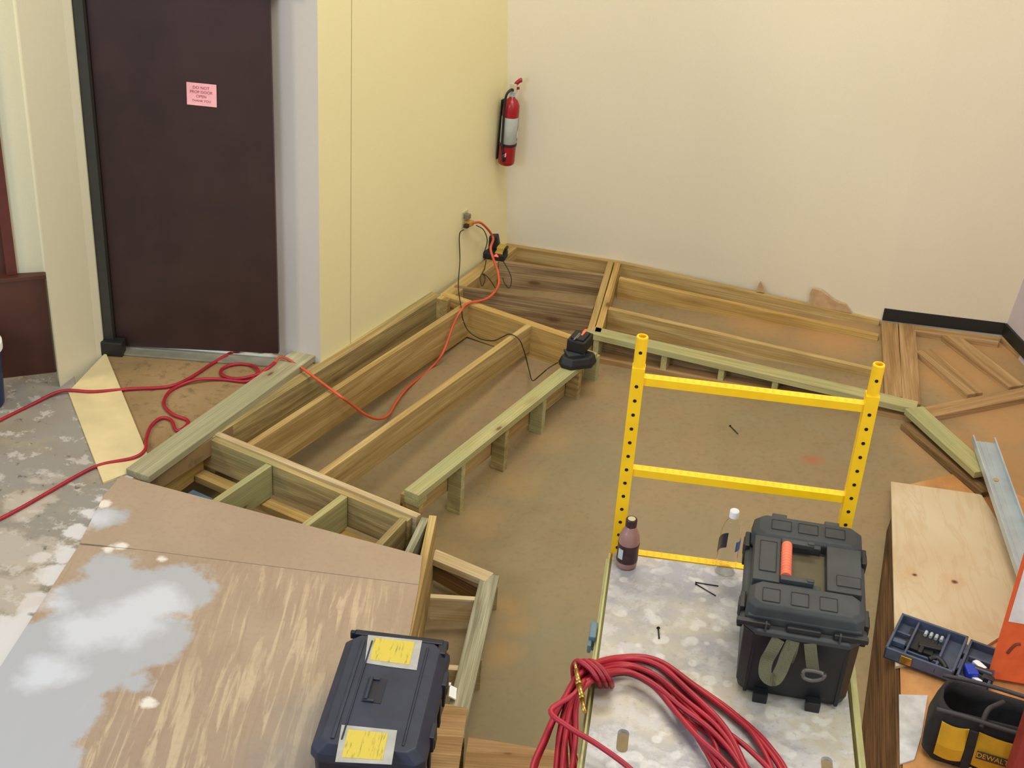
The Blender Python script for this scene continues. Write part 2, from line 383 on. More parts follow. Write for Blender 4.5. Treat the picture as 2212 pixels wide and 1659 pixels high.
def TUBE(bm, pts, r, seg=8, mi=0, closed=False):
    rings = []; up = Vector((0, 0, 1)); n = len(pts)
    for i, p in enumerate(pts):
        d = (pts[min(i + 1, n - 1)] - pts[max(i - 1, 0)]).normalized()
        s = d.cross(up)
        if s.length < .05: s = d.cross(Vector((1, 0, 0)))
        s.normalize(); u = s.cross(d).normalized(); up = u if abs(u.z) < .3 else Vector((0, 0, 1)) if u.z > 0 else Vector((0, 0, 1))
        rings.append([bm.verts.new(p + s * r * math.cos(2 * math.pi * k / seg) + u * r * math.sin(2 * math.pi * k / seg)) for k in range(seg)])
    for a, b in zip(rings, rings[1:]):
        for k in range(seg):
            f = bm.faces.new((a[k], a[(k + 1) % seg], b[(k + 1) % seg], b[k])); f.material_index = mi; f.smooth = True
    for e, rv in ((rings[0], True), (rings[-1], False)):
        f = bm.faces.new(e[::-1] if rv else e); f.material_index = mi
def cable(name, P, r, mat, parent=None, n=8, seg=8):
    bm = bmesh.new(); TUBE(bm, catmull(P, n), r, seg); return link(name, bm, mat, parent)
def board(name, p0, p1, w, zt, zb, mat, parent, side=1, bev=.0025, dpt=0.0, group=None):
    """timber with one upper edge on p0-p1; width w goes to the right (side=1) or left (-1). zt, zb: scalar or (at p0, at p1)"""
    p0 = Vector(p0); p1 = Vector(p1); d = Vector((p1.x - p0.x, p1.y - p0.y)); ln = d.length
    zt = zt if isinstance(zt, tuple) else (zt, zt); zb = zb if isinstance(zb, tuple) else (zb, zb)
    y = -w * side; bm = bmesh.new()
    PRISM(bm, [(0, 0), (ln, 0), (ln, y), (0, y)], [zb[0] - zt[0], zb[1] - zt[0]] * 1 + [zb[1] - zt[0], zb[0] - zt[0]], [0, zt[1] - zt[0], zt[1] - zt[0], 0])
    o = link(name, bm, mat, parent, bevel=bev)
    o.location = (p0.x, p0.y, zt[0]); o.rotation_euler = (0, 0, math.atan2(d.y, d.x))
    return o
def poly(name, pts, z0, z1, mat, kind=None, parent=None, bevel=0.0):
    bm = bmesh.new(); PRISM(bm, pts, z0, z1); o = link(name, bm, mat, parent, bevel=bevel)
    if kind: o['kind'] = kind
    return o
def XY(v): return (v.x, v.y)

# ================================================================== SETTING
# floor of the old sloping auditorium
bm = bmesh.new(); nx, ny = 48, 64; x0, x1, y0, y1 = -1.95, 4.2, .4, 9.2; V = {}
for i in range(nx + 1):
    for j in range(ny + 1):
        x = x0 + (x1 - x0) * i / nx; y = y0 + (y1 - y0) * j / ny; V[i, j] = bm.verts.new((x, y, fz(x, y)))
for i in range(nx):
    for j in range(ny): bm.faces.new((V[i, j], V[i + 1, j], V[i + 1, j + 1], V[i, j + 1]))
ret = bmesh.ops.extrude_face_region(bm, geom=bm.faces[:]); bmesh.ops.translate(bm, vec=(0, 0, -.12), verts=[v for v in ret['geom'] if isinstance(v, bmesh.types.BMVert)])
tag(link('floor', bm, M_FLOOR), kind='structure')

WL0 = at(757, 742); WL1 = at(1095, 525)                       # line of the yellow wall
wd = (WL1 - WL0).normalized(); wn = Vector((-wd.y, wd.x, 0))
STUB = at(697, 785); STUB = WL0 + wd * ((STUB - WL0).dot(wd))   # its outer corner
CORN = WL1.copy()
HT = 3.6
def slab(name, a, b, z0, z1, th, mat, kind='structure', lean=None):
    a = Vector(a); b = Vector(b); d = (b - a); d.z = 0; n = Vector((-d.y, d.x, 0)).normalized() * th
    bm = bmesh.new(); l = Vector(lean) if lean else Vector((0, 0, 0))
    q = [a, b, b + n, a + n]; lo = [bm.verts.new((p.x, p.y, z0)) for p in q]
    hi = [bm.verts.new((p.x + l.x * (z1 - z0), p.y + l.y * (z1 - z0), z1)) for p in q]
    bm.faces.new(lo[::-1]); bm.faces.new(hi)
    for i in range(4): bm.faces.new((lo[i], lo[(i + 1) % 4], hi[(i + 1) % 4], hi[i]))
    o = link(name, bm, mat); o['kind'] = kind; return o
# yellow wall in two boards with the open seam between them
slab('wall_left', STUB, WL0 - wd * .003, -.6, HT, .015, M_WYEL)
slab('wall_left', WL0 + wd * .004, WL1 + wd * .25, -.6, HT, .015, M_WYEL)
slab('wall_left', STUB + wn * .0155, WL1 + wd * .25 + wn * .0155, -.6, HT, .08, M_DARKW)
# white return beside the door
SR = at(587, 762); dd = (STUB - SR).normalized()
slab('wall_return', SR, STUB, -.5, HT, .0, M_WWHITE) if False else None
rn = Vector((-dd.y, dd.x, 0))
slab('wall_return', SR, STUB + wn * .001, -.5, HT, .30, M_WWHITE)
# leaning back wall, bent where the doubled joist meets it
LEAN = (-.028, -.100)
bw = [CORN + Vector((-.12, .03, 0)), at(1340, 563), at(1600, 613), at(1902, 690, -.02), at(2166, 722, .022)]
bw[0] = CORN - (at(1340, 563) - CORN).normalized() * .15
bm = bmesh.new(); rows = []
for z in (-.5, HT):
    for off in (0, .12):
        rows.append([bm.verts.new((p.x + (LEAN[0] + (.070 if i_ == 4 else 0)) * z + off * .28, p.y + (LEAN[1] - (.022 if i_ == 4 else 0)) * z + off, z)) for i_, p in enumerate(bw)])
f0, b0, f1, b1 = rows
for i in range(len(bw) - 1):
    bm.faces.new((f0[i], f0[i + 1], f1[i + 1], f1[i])); bm.faces.new((b0[i], b1[i], b1[i + 1], b0[i + 1]))
    bm.faces.new((f1[i], f1[i + 1], b1[i + 1], b1[i])); bm.faces.new((f0[i], b0[i], b0[i + 1], f0[i + 1]))
bm.faces.new((f0[0], f1[0], b1[0], b0[0])); bm.faces.new((f0[-1], b0[-1], b1[-1], f1[-1]))
tag(link('wall_back', bm, M_WCREAM), kind='structure')
RC = bw[-1]; RE = at(2212, 772, .022); rd = (RE - RC).normalized()
# right wall, leaning the other way
bm = bmesh.new(); e = RC + rd * 5.5; a = RC - rd * .1
q = [(a.x, a.y), (e.x, e.y), (e.x + .12, e.y + .02), (a.x + .12, a.y + .02)]; lx = .05
lo = [bm.verts.new((x - .042 * .5, y + .122 * .5, -.5)) for x, y in q]; hi = [bm.verts.new((x + .042 * HT, y - .122 * HT, HT)) for x, y in q]
bm.faces.new(lo[::-1]); bm.faces.new(hi)
for i in range(4): bm.faces.new((lo[i], lo[(i + 1) % 4], hi[(i + 1) % 4], hi[i]))
tag(link('wall_right', bm, M_WGREY), kind='structure')
# black vinyl base trim
def trimseg(name, a, b, z0, z1):
    z0 = z0 if isinstance(z0, tuple) else (z0, z0); z1 = z1 if isinstance(z1, tuple) else (z1, z1)
    a = Vector(a); b = Vector(b); d = (b - a).normalized(); n = Vector((-d.y, d.x, 0))
    bm = bmesh.new(); PRISM(bm, [XY(a - n * .014), XY(b - n * .014), XY(b + n * .006), XY(a + n * .006)], [z0[0], z0[1], z0[1], z0[0]], [z1[0], z1[1], z1[1], z1[0]])
    return tag(link(name, bm, M_BLACK, bevel=.003), kind='structure')
trimseg('baseboard_back', bw[3] + (bw[4] - bw[3]).normalized() * .01, bw[4], (-.018, .022), (.068, .108))
trimseg('baseboard_right', bw[4] + rd * .012, bw[4] + rd * 2.5, .022, .108)

# landing in front of the door, worn floor on the left
NW0 = at(225, 765); NW1 = at(125, 828)
poly('floor_landing', [XY(at(205, 735)), XY(at(600, 735)), XY(STUB + wn * .1), XY(at(692, 798)), XY(at(340, 1022)), XY(at(300, 1035)), XY(at(290, 960)), XY(NW0)], -.10, -.002, M_DFLOOR, 'structure')
pe0 = at(235, 775); pe1 = at(312, 967); pl1 = at(222, 1040); pl0 = at(148, 850)
ext = (pe1 - pe0).normalized() * .18
t_ = poly('floor_left', [XY(at(160, 790)), XY(pl0 + Vector((.03, .02, 0))), XY(at(260, 1050)), XY(at(300, 1100)), (-1.2, 4.6), (-1.2, .6), (-4.6, .6), (-4.6, 6.9), XY(at(-150, 850)), XY(at(110, 790))], -.12, 0.0, M_WORN, 'structure')
o = poly('floor_board', [XY(NW0 + Vector((.01, 0, 0))), XY(pe1 + ext), XY(at(215, 1022) + ext * .6), XY(pl0)], 0.0005, .012, M_PLANK, None)
tag(o, 'dusty cream board laid diagonally across the floor in front of the maroon door', 'board')

# near pale wall column left of the door
CN = at(118, 806)
NW1 = at(130, 836)
LE = at(120, 804); LF = at(0, 818); ld = (LF - LE).normalized(); ln_ = Vector((ld.y, -ld.x, 0))
if ln_.y < 0: ln_ = -ln_
T2 = at(30, 598, .609)
q = [NW0, NW0 + Vector((-.025, -.055, 0)), Vector((NW1.x, NW1.y, 0)), Vector((-2.535, 6.76, 0)), LE - ld * .03 + ln_ * .012, LE + ln_ * .03, T2 + ld * .02 + ln_ * .045, T2 + ld * .02 + ln_ * .6, NW0 + Vector((-.03, .30, 0))]
poly('wall_column', [XY(p) for p in q][::-1], -.1, HT, M_WCOL, 'structure')
# door frame, door, sill
DA = at(252, 745, .03); DB = at(587, 757, .0); DB = Vector((SR.x + .03, DA.y - .02, 0)); DA = Vector((DA.x, DA.y, 0))
dv = (DB - DA).normalized(); dn = Vector((-dv.y, dv.x, 0))
dr = thing('door_1', None, None, (DA.x, DA.y, 0), math.atan2(dv.y, dv.x)); del_ = [dr.pop(k) for k in list(dr.keys())] if len(dr.keys()) else None
dr['kind'] = 'structure'
wdt = (DB - DA).length + .03
bm = bmesh.new(); PRISM(bm, [(0, 0), (wdt, 0), (wdt, .035), (0, .035)], [.024, .056, .056, .024], 2.10); link('door_leaf', bm, M_DOOR, dr, bevel=.002)
bm = bmesh.new(); B(bm, (-.045, .01, 1.1), (.085, .11, 2.24)); B(bm, (-.012, .055, 1.1), (.03, .04, 2.24)); link('jamb', bm, M_FRAME, dr, bevel=.002)
bm = bmesh.new(); B(bm, (wdt + .06, .12, 1.1), (.06, .06, 2.24)); B(bm, (wdt / 2, .03, 2.16), (wdt + .1, .1, .10)); link('head_frame', bm, M_FRAME, dr)
bm = bmesh.new(); B(bm, (wdt / 2 + .01, .0, .006), (wdt + .03, .13, .012)); B(bm, (wdt / 2 + .01, .02, .014), (wdt + .03, .03, .008)); link('sill', bm, M_ALU, dr, bevel=.002)
ob_ = DA + dn * .07
slab_pts = [XY(ob_ - dv * .1), XY(ob_ + dv * .98), XY(ob_ + dv * .98 + dn * .45), XY(ob_ - dv * .1 + dn * .45)]
poly('floor_outside', slab_pts, -.1, -.005, plain('sunlit_concrete', L(215, 215, 210), .8), 'structure')
area('daylight_outside', ob_ + dv * .6 + dn * .35 + Vector((0, 0, 1.2)), ob_ + dv * .6 + dn * .2, .5, .25, 25, (.75, .87, 1.0))
bm = bmesh.new(); B(bm, (-.015, -.05, .045), (.15, .075, .09)); B(bm, (-.10, -.06, .02), (.08, .05, .04)); link('corner_block', bm, M_BLACK, dr, bevel=.008)
# pink paper notice on the door
PA = (DA.x, DA.y); PB = (DB.x, DB.y)
p = onwall(436, 204, PA, PB)
nt = thing('notice', 'pink paper notice with four lines of faded print, taped to the maroon door', 'notice', (p.x - dn.x * .004, p.y - dn.y * .004, p.z), math.atan2(dv.y, dv.x) + .0)
nt.rotation_euler = (0, math.radians(1.5), math.atan2(dv.y, dv.x))
bm = bmesh.new(); B(bm, (0, 0, 0), (.158, .0016, .122)); link('paper', bm, M_PINK, nt)
def text(s, size, mat, parent, loc, rot, name='lettering', ext=.0004, align='CENTER'):
    c = bpy.data.curves.new(name, 'FONT'); c.body = s; c.size = size; c.align_x = align; c.align_y = 'CENTER'; c.extrude = ext
    o = bpy.data.objects.new(name, c); COL.objects.link(o); bpy.context.view_layer.update()
    dg = bpy.context.evaluated_depsgraph_get(); me = bpy.data.meshes.new_from_object(o.evaluated_get(dg)); bpy.data.objects.remove(o)
    me.materials.clear(); me.materials.append(mat)
    q = bpy.data.objects.new(name, me); COL.objects.link(q); q.parent = parent; q.location = loc; q.rotation_euler = rot; return q
for i, (s_, sz) in enumerate((('DO NOT', .022), ('PROP DOOR', .021), ('OPEN', .021), ('THANK YOU', .017))):
    text(s_, sz, M_TEXT, nt, (-.002, -.0014, .036 - i * .0235), (math.pi / 2, 0, 0))

# brown ledge and dark framed opening at far left
LE = at(120, 804); LF = at(0, 818); ld = (LF - LE).normalized(); ln_ = Vector((ld.y, -ld.x, 0))
if ln_.y < 0: ln_ = -ln_
bm = bmesh.new(); PRISM(bm, [XY(LE), XY(LE + ld * 2.2), XY(LE + ld * 2.2 + ln_ * .30), XY(LE + ln_ * .12)], 0, .585); o = link('wall_wainscot', bm, M_BROWNW); o['kind'] = 'structure'
bm = bmesh.new(); PRISM(bm, [XY(LE - ld * .012 - ln_ * .012), XY(LE + ld * 2.2 - ln_ * .012), XY(LE + ld * 2.2 + ln_ * .30), XY(LE - ld * .012 + ln_ * .12)], .585, .609); tag(link('trim_1', bm, M_BROWNW, bevel=.003), kind='structure')
T2 = at(30, 598, .609) ; 
bm = bmesh.new(); PRISM(bm, [XY(T2 + ln_ * .02 - ld * .02), XY(T2 + ld * .035 + ln_ * .02), XY(T2 + ld * .035 + ln_ * .12), XY(T2 - ld * .02 + ln_ * .12)], .609, HT)
tag(link('trim_2', bm, plain('red_brown_trim', L(92, 40, 34), .5), bevel=.003), kind='structure')
bm = bmesh.new(); PRISM(bm, [XY(T2 + ld * .03 + ln_ * .06), XY(T2 + ld * 1.6 + ln_ * .06), XY(T2 + ld * 1.6 + ln_ * .1), XY(T2 + ld * .03 + ln_ * .1)], .609, .93)
tag(link('wall_panel', bm, M_BROWNW), kind='structure')
bm = bmesh.new(); PRISM(bm, [XY(T2 + ld * .03 + ln_ * .085), XY(T2 + ld * 1.6 + ln_ * .085), XY(T2 + ld * 1.6 + ln_ * .12), XY(T2 + ld * .03 + ln_ * .12)], .93, HT)
tag(link('window_1', bm, plain('dark_glass', L(24, 22, 24), .2)), kind='structure')

# ================================================================== JOIST FRAMES
fA = thing('joist_frame', 'long joist frame of yellow-brown timber running along the yellow wall, under the orange cord', 'floor frame', fr(-3.8, 4.7, 0))
fA.location = (0, 0, 0)
TB = -.184
board('joist', fr(-4.492, 4.69), fr(-4.492, 6.85), .075, 0, -.235, M_TREAT, fA)
board('joist', fr(-4.242, 4.75), fr(-4.242, 6.85), .038, 0, -.235, M_PINE, fA)
board('joist', fr(-3.772, 4.75), fr(-3.772, 6.85), .040, 0, -.184, M_PINE, fA)
tag(board('cross_header', fr(-4.53, 4.748), fr(-3.135, 4.755), .038, .004, -.19, M_PALE, fA), 'pale cross header')
tag(board('cross_header', fr(-4.50, 4.709), fr(-3.16, 4.716), .040, -.006, -.19, M_TREAT, fA), 'greyish cross header')
tag(board('ledger', fr(-4.46, 4.655), fr(-3.18, 4.66), .075, -.20, -.24, M_PINE2, fA), 'bright yellow ledger')
# short joists running under the plywood
def short(a, b, mat=M_TREAT, w=.038, zb=-.20, L_=.5):
    a = at(*a); b = at(*b); d = (b - a).normalized(); return board('joist', a, b + d * L_, w, 0, zb, mat, fA)
dsh = -UU
for k_, (px, py) in enumerate(((590, 1003), (753, 1070))):
    a = at(px, py); board('joist', a + dsh * .01, a + dsh * .95, .038, -.003, -.19, M_GREEN, fA, side=1)
a = at(880, 1119); b = at(832, 1170); d = (b - a).normalized(); board('joist', a, a + d * .9, .036, -.003, -.19, M_TREAT, fA, side=1)
_a = at(434, 943); _b = at(307, 1034); _d = (_b - _a).normalized()
board('rim_joist', _a - _d * .01, _b + _d * .06, .045, -.003, -.24, M_PINE2, fA, side=1)
# paired edge boards by the step
a = at(927, 1118); b = at(890, 1195); d = (b - a).normalized(); tag(board('edge_board', a, a + d * 1.05, .038, -.004, -.30, M_GREY, fA, side=1), 'grey edge board')
a = at(943, 1116); b = at(912, 1205); c2 = Vector((-.345, 5.33, 0)); EA = Vector((-.325, 5.68, 0)); EB = Vector((-.385, 4.2, 0))
board('edge_board', EA, EB, .038, .0, (-.42, -.46), M_PINE, fA, side=1)
bm = bmesh.new()
# dark hidden support under the plywood
board('support_post', fr(-4.43, 4.45), fr(-4.43, 4.35), .09, -.22, -.5, M_DARKW, fA)
board('support_post', fr(-4.28, 4.52), fr(-4.28, 4.42), .14, -.24, -.5, plain('blue_grey_painted_block', L(92, 120, 140), .6), fA)

fB = thing('joist_frame', 'joist frame of tan timber against the cream back wall, with doubled middle joist', 'floor frame')
# bay behind C2
tag(board('cross_header', fr(-4.41, 6.905), fr(-3.43, 6.885), .055, .002, -.235, M_PINE2, fA), 'bright pine cross header')
board('ledger', at(940, 642), CORN + (CORN - at(940, 642)).normalized() * -.02, .09, -.002, -.2, M_PINE, fB)
board('joist', at(984, 615), at(1283, 660), .038, 0, -.24, M_CJ, fB)
board('joist', at(1080, 561), at(1312, 592), .038, 0, -.24, M_CJ, fB)
board('rim_joist', at(1093, 525), at(1345, 564), .04, 0, -.2, M_PINE, fB)
A_ = at(1313, 564); B_ = at(1269, 712); tag(board('double_joist', A_, B_, .041, .001, -.24, M_PINE, fB, side=-1), 'left board of the doubled joist')
A2 = at(1328, 566); B2 = at(1284, 716); board('double_joist', A2, B2, .042, .0, -.24, M_PINE2, fB, side=-1)
board('rim_joist', at(1345, 564), at(1902, 689, -.02), .038, (0, -.02), (-.2, -.08), M_PINE, fB)
board('joist', at(1340, 597), at(1899, 721, -.03), .038, (0, -.03), (-.19, -.09), M_PINE2, fB)
board('joist', at(1317, 662), at(1893, 795, -.03), .038, (0, -.03), (-.19, -.11), M_PINE, fB)

# knee walls: plate on studs
kA = thing('knee_wall', 'long low knee wall with greenish flat top plate on short studs, beside the bare floor', 'knee wall')
board('top_plate', fr(-3.326, 4.885), fr(-3.322, 6.78), .089, 0, -.038, M_GREEN, kA)
board('top_plate', fr(-3.324, 4.885), fr(-3.322, 4.96), .086, -.039, -.076, M_GREEN, kA) 
for k_, al in enumerate((4.93, 5.325, 5.765, 6.18, 6.605, 6.83)):
    w = .036; p0 = fr(-3.324, al - w / 2); zb = fz(p0.x + .05, p0.y) - .004
    zb2 = zb
    o = board('stud', fr(-3.322, al), fr(-3.238, al), .036, -.038 if k_ else -.076, zb2, M_GREEN if k_ % 2 else M_TREAT, kA)
board('ribbon_board', fr(-3.360, 4.9), fr(-3.360, 6.80), .034, -.045, -.235, M_PINE, kA)
kB = thing('knee_wall', 'low knee wall with green flat plate tapering down towards the doubled boards', 'knee wall')
A_ = at(1274, 703); B_ = at(1984, 867); dB = (B_ - A_).normalized(); lB = (B_ - A_).length
board('top_plate', A_, B_, .10, 0, -.04, M_GREEN, kB)
nB = Vector((dB.y, -dB.x, 0))
for s_ in (.06, .50, .86, 1.19, 1.6):
    p = A_ + dB * s_; f = fz(p.x, p.y); 
    if f < -.11 or s_ < 1.3: board('stud', p, p + nB * .09, .036, -.04, f - .004, M_GREEN, kB, side=-1)
p = A_ + dB * .04; e = A_ + dB * lB
board('sole_plate', p, e, .096, (fz(p.x, p.y) + .03, -.062), (fz(p.x, p.y) - .01, -.112), M_SLEEP, kB)
board('ribbon_board', A_ + dB * .05 - nB * .002, A_ + dB * (lB - .45), .03, (-.042, -.042), (-.225, -.12), M_CJ, kB, side=-1)
kC = thing('knee_wall', 'short stacked pair of green and brown plates angling down toward the steel channel', 'knee wall')
A_ = at(1955, 883); B_ = at(2106, 1021); board('top_plate', A_, B_, .12, .002, -.036, M_GREEN, kC, side=-1)
A3 = at(1948, 888); board('sole_plate', onfloor(1946, 917, .03), onfloor(2118, 1070, .03), .11, -.064, -.102, M_DARKW, kC, side=-1)
board('spacer_block', A_ + Vector((.10, .03, 0)), A_ + Vector((.14, -.05, 0)), .05, -.038, -.064, M_DARKW, kC, side=-1)
board('spacer_block', B_ + Vector((.04, .10, 0)), B_ + Vector((.065, .04, 0)), .05, -.038, -.064, M_DARKW, kC, side=-1)

# sleepers on the floor at right
sl = thing('sleeper_frame', 'flat tan boards laid on the floor under the black base trim, with slanted battens', 'floor frame')
ZS = -.062
def flat(a, b, w, mat=M_SLEEP, side=1, z=ZS, name='sleeper'):
    p = onfloor(*a, .038); q = onfloor(*b, .038)
    return board(name, p, q, w, (p.z, q.z), (p.z - .045, q.z - .045), mat, sl, side=side)
flat((1904, 694), (1911, 852), .105, side=-1)
flat((1942, 697), (1950, 868), .105, side=-1)
flat((1976, 703), (2158, 728), .075, side=1)
flat((1979, 757), (2090, 852), .11, name='batten', side=-1)
flat((2035, 724), (2180, 836), .11, name='batten', side=-1)
flat((2162, 728), (2300, 850), .075, name='batten', side=-1)
flat((1990, 880), (2290, 820), .11, side=1)
# flat beam beside the landing
bt = at(272, 1012, .04); be = at(660, 738, .04)
o = board('timber', bt, be, .142, .04, .0, M_TIMB, None); tag(o, 'wide greenish timber lying flat beside the door landing, the hose ends over it', 'timber')
# step frame
st = thing('step_frame', 'low open step frame in weathered grey and pale boards, right of the blue-black toolbox', 'step')
ZP = -.2
s0 = at(950, 1190, ZP); s1 = at(1078, 1243, ZP); s2 = at(1000, 1590, ZP); sd = (s2 - s1).normalized()
s0 = s0 + (s0 - s1).normalized() * .02
tag(board('front_rail', s1, s1 + sd * 1.5, .089, ZP, ZP - .038, M_GREY, st, side=1), 'weathered grey rail')
fz1 = fz(s1.x, s1.y)
for k_ in (.01, .55, 1.05):
    p = s1 + sd * k_; board('stud', p, p + Vector((-.085, 0, 0)), .038, ZP - .038, fz(p.x, p.y) - .004, M_TREAT, st, side=-1)
tag(board('end_rail', s0, s1 + (s0 - s1).normalized() * .03, .08, ZP + .002, ZP - .036, M_PALE, st), 'pale end rail')
board('end_joist', s0 + Vector((.0, -.035, 0)), s1 + Vector((-.08, -.035, 0)), .036, ZP - .036, ZP - .135, M_DARKW, st)
c0 = at(930, 1281, ZP); c1 = at(1030, 1287, ZP); board('cross_joist', c0, c1, .03, ZP - .004, ZP - .14, M_PALE, st)
c0 = at(945, 1432, ZP); c1 = at(1000, 1436, ZP); board('cross_joist', c0, c1, .034, ZP - .004, ZP - .14, M_PALE, st)
c0 = at(900, 1545, ZP); c1 = at(1000, 1550, ZP); board('cross_joist', c0, c1, .034, ZP - .004, ZP - .14, M_PALE, st)
p0 = s0 + Vector((-.03, 0, 0)); board('wall_joist', p0, Vector((EB.x + .04, EB.y, 0)), .03, ZP - .02, ZP - .14, M_PINE, st)
# ply offcut on the step and strip on the floor
q = [at(962, 1520, ZP + .014), at(1010, 1530, ZP + .014), at(985, 1700, ZP + .014), at(900, 1700, ZP + .014)]
tag(poly('plywood_offcut', [XY(v) for v in q], ZP + .001, ZP + .014, M_SLEEP), 'tan plywood offcut covering the near end of the step frame', 'plywood')
a0 = at(1012, 1592, -.25); a1 = at(1175, 1618, -.25)
tag(poly('plywood_sheet', [XY(a0), XY(a1), XY(a1 + Vector((.5, -.05, 0))), XY(a1 + Vector((.45, -1.2, 0))), XY(a0 + Vector((-.05, -1.2, 0)))], -.47, -.25, M_SLEEP), 'reddish plywood platform edge at the bottom, beneath the hose coil', 'plywood')

# plywood decking in front
A_ = at(262, 1027, .02); B_ = at(912, 1200, .02); Cc = at(885, 1370, .02)
m0 = at(300, 1186, .02); m1 = at(905, 1262, .02); lft = at(150, 1170, .02); 
tag(poly('plywood_sheet', [XY(A_), XY(B_), XY(m1), XY(m0), XY(at(172, 1172, .02)), XY(at(225, 1068, .02))], .0006, .019, M_PLYA, bevel=.0015), 'smooth pinkish plywood strip next to the open joists', 'plywood')
tag(poly('plywood_sheet', [XY(m0 + Vector((0, -.003, 0))), XY(m1 + Vector((0, -.003, 0))), XY(Cc), XY(Vector((-.375, 3.0, 0))), XY(Vector((-2.3, 2.6, 0))), XY(at(0, 1441, .02) + (at(0, 1441, .02) - at(172, 1176, .02)) * .6), XY(at(171, 1176, .02))], .0006, .019, M_PLYB, bevel=.0015),
    'coarse-grained plywood sheet patched with white filler, under the blue-black toolbox', 'plywood')
# carrier framing under it, a stout platform block
poly('floor_near', [(-1.3, 4.5), (-.42, 4.55), (-.42, 2.6), (-1.3, 2.4)], -.5, -.0, M_DARKW, 'structure')

# right platform with old wood side
SA = at(1925, 1040, -.08); SB = at(2120, 1068, -.08); s3 = at(2212, 1240, -.08)
ll = (at(1940, 1659, -.08) - SA).normalized()
poly('floor_right', [XY(SA + Vector((.02, -.03, 0))), XY(SA + ll * 4.2 + Vector((.02, 0, 0))), (4.4, 2.2), (4.4, 6.0), XY(at(2330, 960, -.098))], -.5, -.098, M_RFLOOR, 'structure')
bmx = bmesh.new(); b0_ = onfloor(1914, 1150); b1_ = onfloor(1850, 1659)
bd = (b1_ - b0_)
t0 = SA + ll * .32; t1 = SA + ll * 2.5; g0 = Vector((b0_.x, b0_.y, -.19)); g1 = b0_ + bd * 1.25; g1.z = fz(g1.x, g1.y) - .01
vs = [bmx.verts.new(v) for v in (Vector((t0.x, t0.y, -.099)), Vector((t1.x, t1.y, -.099)), g1, g0, Vector((t0.x + .019, t0.y, -.099)), Vector((t1.x + .019, t1.y, -.099)), g1 + Vector((.05, 0, 0)), g0 + Vector((.05, 0, 0)))]
for f in ((0, 1, 2, 3), (7, 6, 5, 4), (0, 4, 5, 1), (1, 5, 6, 2), (2, 6, 7, 3), (3, 7, 4, 0)): bmx.faces.new([vs[i] for i in f])
_a = math.atan2(ll.y, ll.x)
_rb = link('riser_board', bmx, M_OLD); _rb.data.transform(Matrix.Rotation(-_a, 4, 'Z')); _rb.rotation_euler = (0, 0, _a)
tag(_rb, 'dark old wooden riser board sloping down beside the light plywood sheet', 'board')
tag(poly('plywood_sheet', [XY(SA), XY(SB), XY(s3 + Vector((.03, .02, 0))), XY(at(2230, 1330, -.08)), XY(at(2130, 1395, -.08)), XY(SA + ll * 1.55)], -.0975, -.08, M_LPLY, bevel=.001), 'fresh light plywood sheet with two knots, behind the open tool case', 'plywood')
pw = plain('grey_white_overspray', L(196, 196, 198), .6, var=.2)
tag(poly('plywood_offcut', [XY(at(1942, 1500, -.09)), XY(at(2004, 1502, -.09)), XY(at(1990, 1590, -.09)), XY(at(1975, 1640, -.09)), XY(at(1944, 1650, -.09))], -.0975, -.09, pw), 'grey-white board scrap on the orange floor left of the tool bag', 'plywood')

#PART2
# ================================================================== SCAFFOLD
PL = Vector((.3842, 3.7824, 0)); PR = Vector((1.0873, 3.7068, 0)); sxv = (PR - PL).normalized(); sc_r = math.atan2(sxv.y, sxv.x); SW = (PR - PL).length
sc = thing('scaffold', 'yellow rolling scaffold with punched uprights and a paint-splashed grey deck', 'scaffold', (PL.x, PL.y, 0), sc_r)
def w2l(root_loc, rz, p):
    d = Vector(p) - Vector(root_loc); c, s = math.cos(-rz), math.sin(-rz); return Vector((d.x * c - d.y * s, d.x * s + d.y * c, d.z))
DZ = 1.25; LEN = 1.86
def floorz(lx, ly):
    c, s = math.cos(sc_r), math.sin(sc_r); return fz(PL.x + lx * c - ly * s, PL.y + lx * s + ly * c)
for yy, vis in ((0, True), (-LEN, False)):
    for xx in (0, SW):
        zb = floorz(xx, yy) + .13
        bm = bmesh.new(); B(bm, (xx, yy, (1.945 + zb) / 2), (.040, .040, 1.945 - zb))
        k = 0; z = 1.883
        while z > zb + .05:
            CYL(bm, (xx, yy - .0203, z), .0058, .0012, 14, 'Y', mi=1); CYL(bm, (xx, yy + .0203, z), .0058, .0012, 14, 'Y', mi=1); z -= .0508
        link('upright', bm, [M_YEL, M_HOLE], sc)
        bm = bmesh.new()
        LATHE(bm, [(.0185, 1.93), (.0185, 2.046), (.0165, 2.049), (.0125, 2.049), (.0125, 1.96), (0, 1.955)], 24, (xx, yy, 0))
        CYL(bm, (xx, yy - .0183, 2.0), .0055, .0014, 14, 'Y', mi=1); CYL(bm, (xx, yy + .0183, 2.0), .0055, .0014, 14, 'Y', mi=1)
        if yy == 0: link('coupling_pin', bm, [M_YEL, M_HOLE], sc)
        else: bm.free()
        bm = bmesh.new(); f = zb - .13
        B(bm, (xx, yy, f + .122), (.06, .06, .008)); CYL(bm, (xx, yy, f + .062), .058, .03, 24, 'X'); B(bm, (xx - .022, yy, f + .09), (.006, .05, .07)); B(bm, (xx + .022, yy, f + .09), (.006, .05, .07))
        link('caster', bm, M_BPLAS2, sc, bevel=.002)
    zs = [1.900, 1.567, 1.238, .90, .56, .22]
    for z in zs:
        bm = bmesh.new(); B(bm, (SW / 2, yy, z), (SW - .038, .030, .028))
        n = 26
        for i in range(n): B(bm, (.05 + (SW - .1) * i / (n - 1), yy, z + .0141), (.006, .014, .0008))
        link('rung', bm, M_YEL, sc, bevel=.0015)
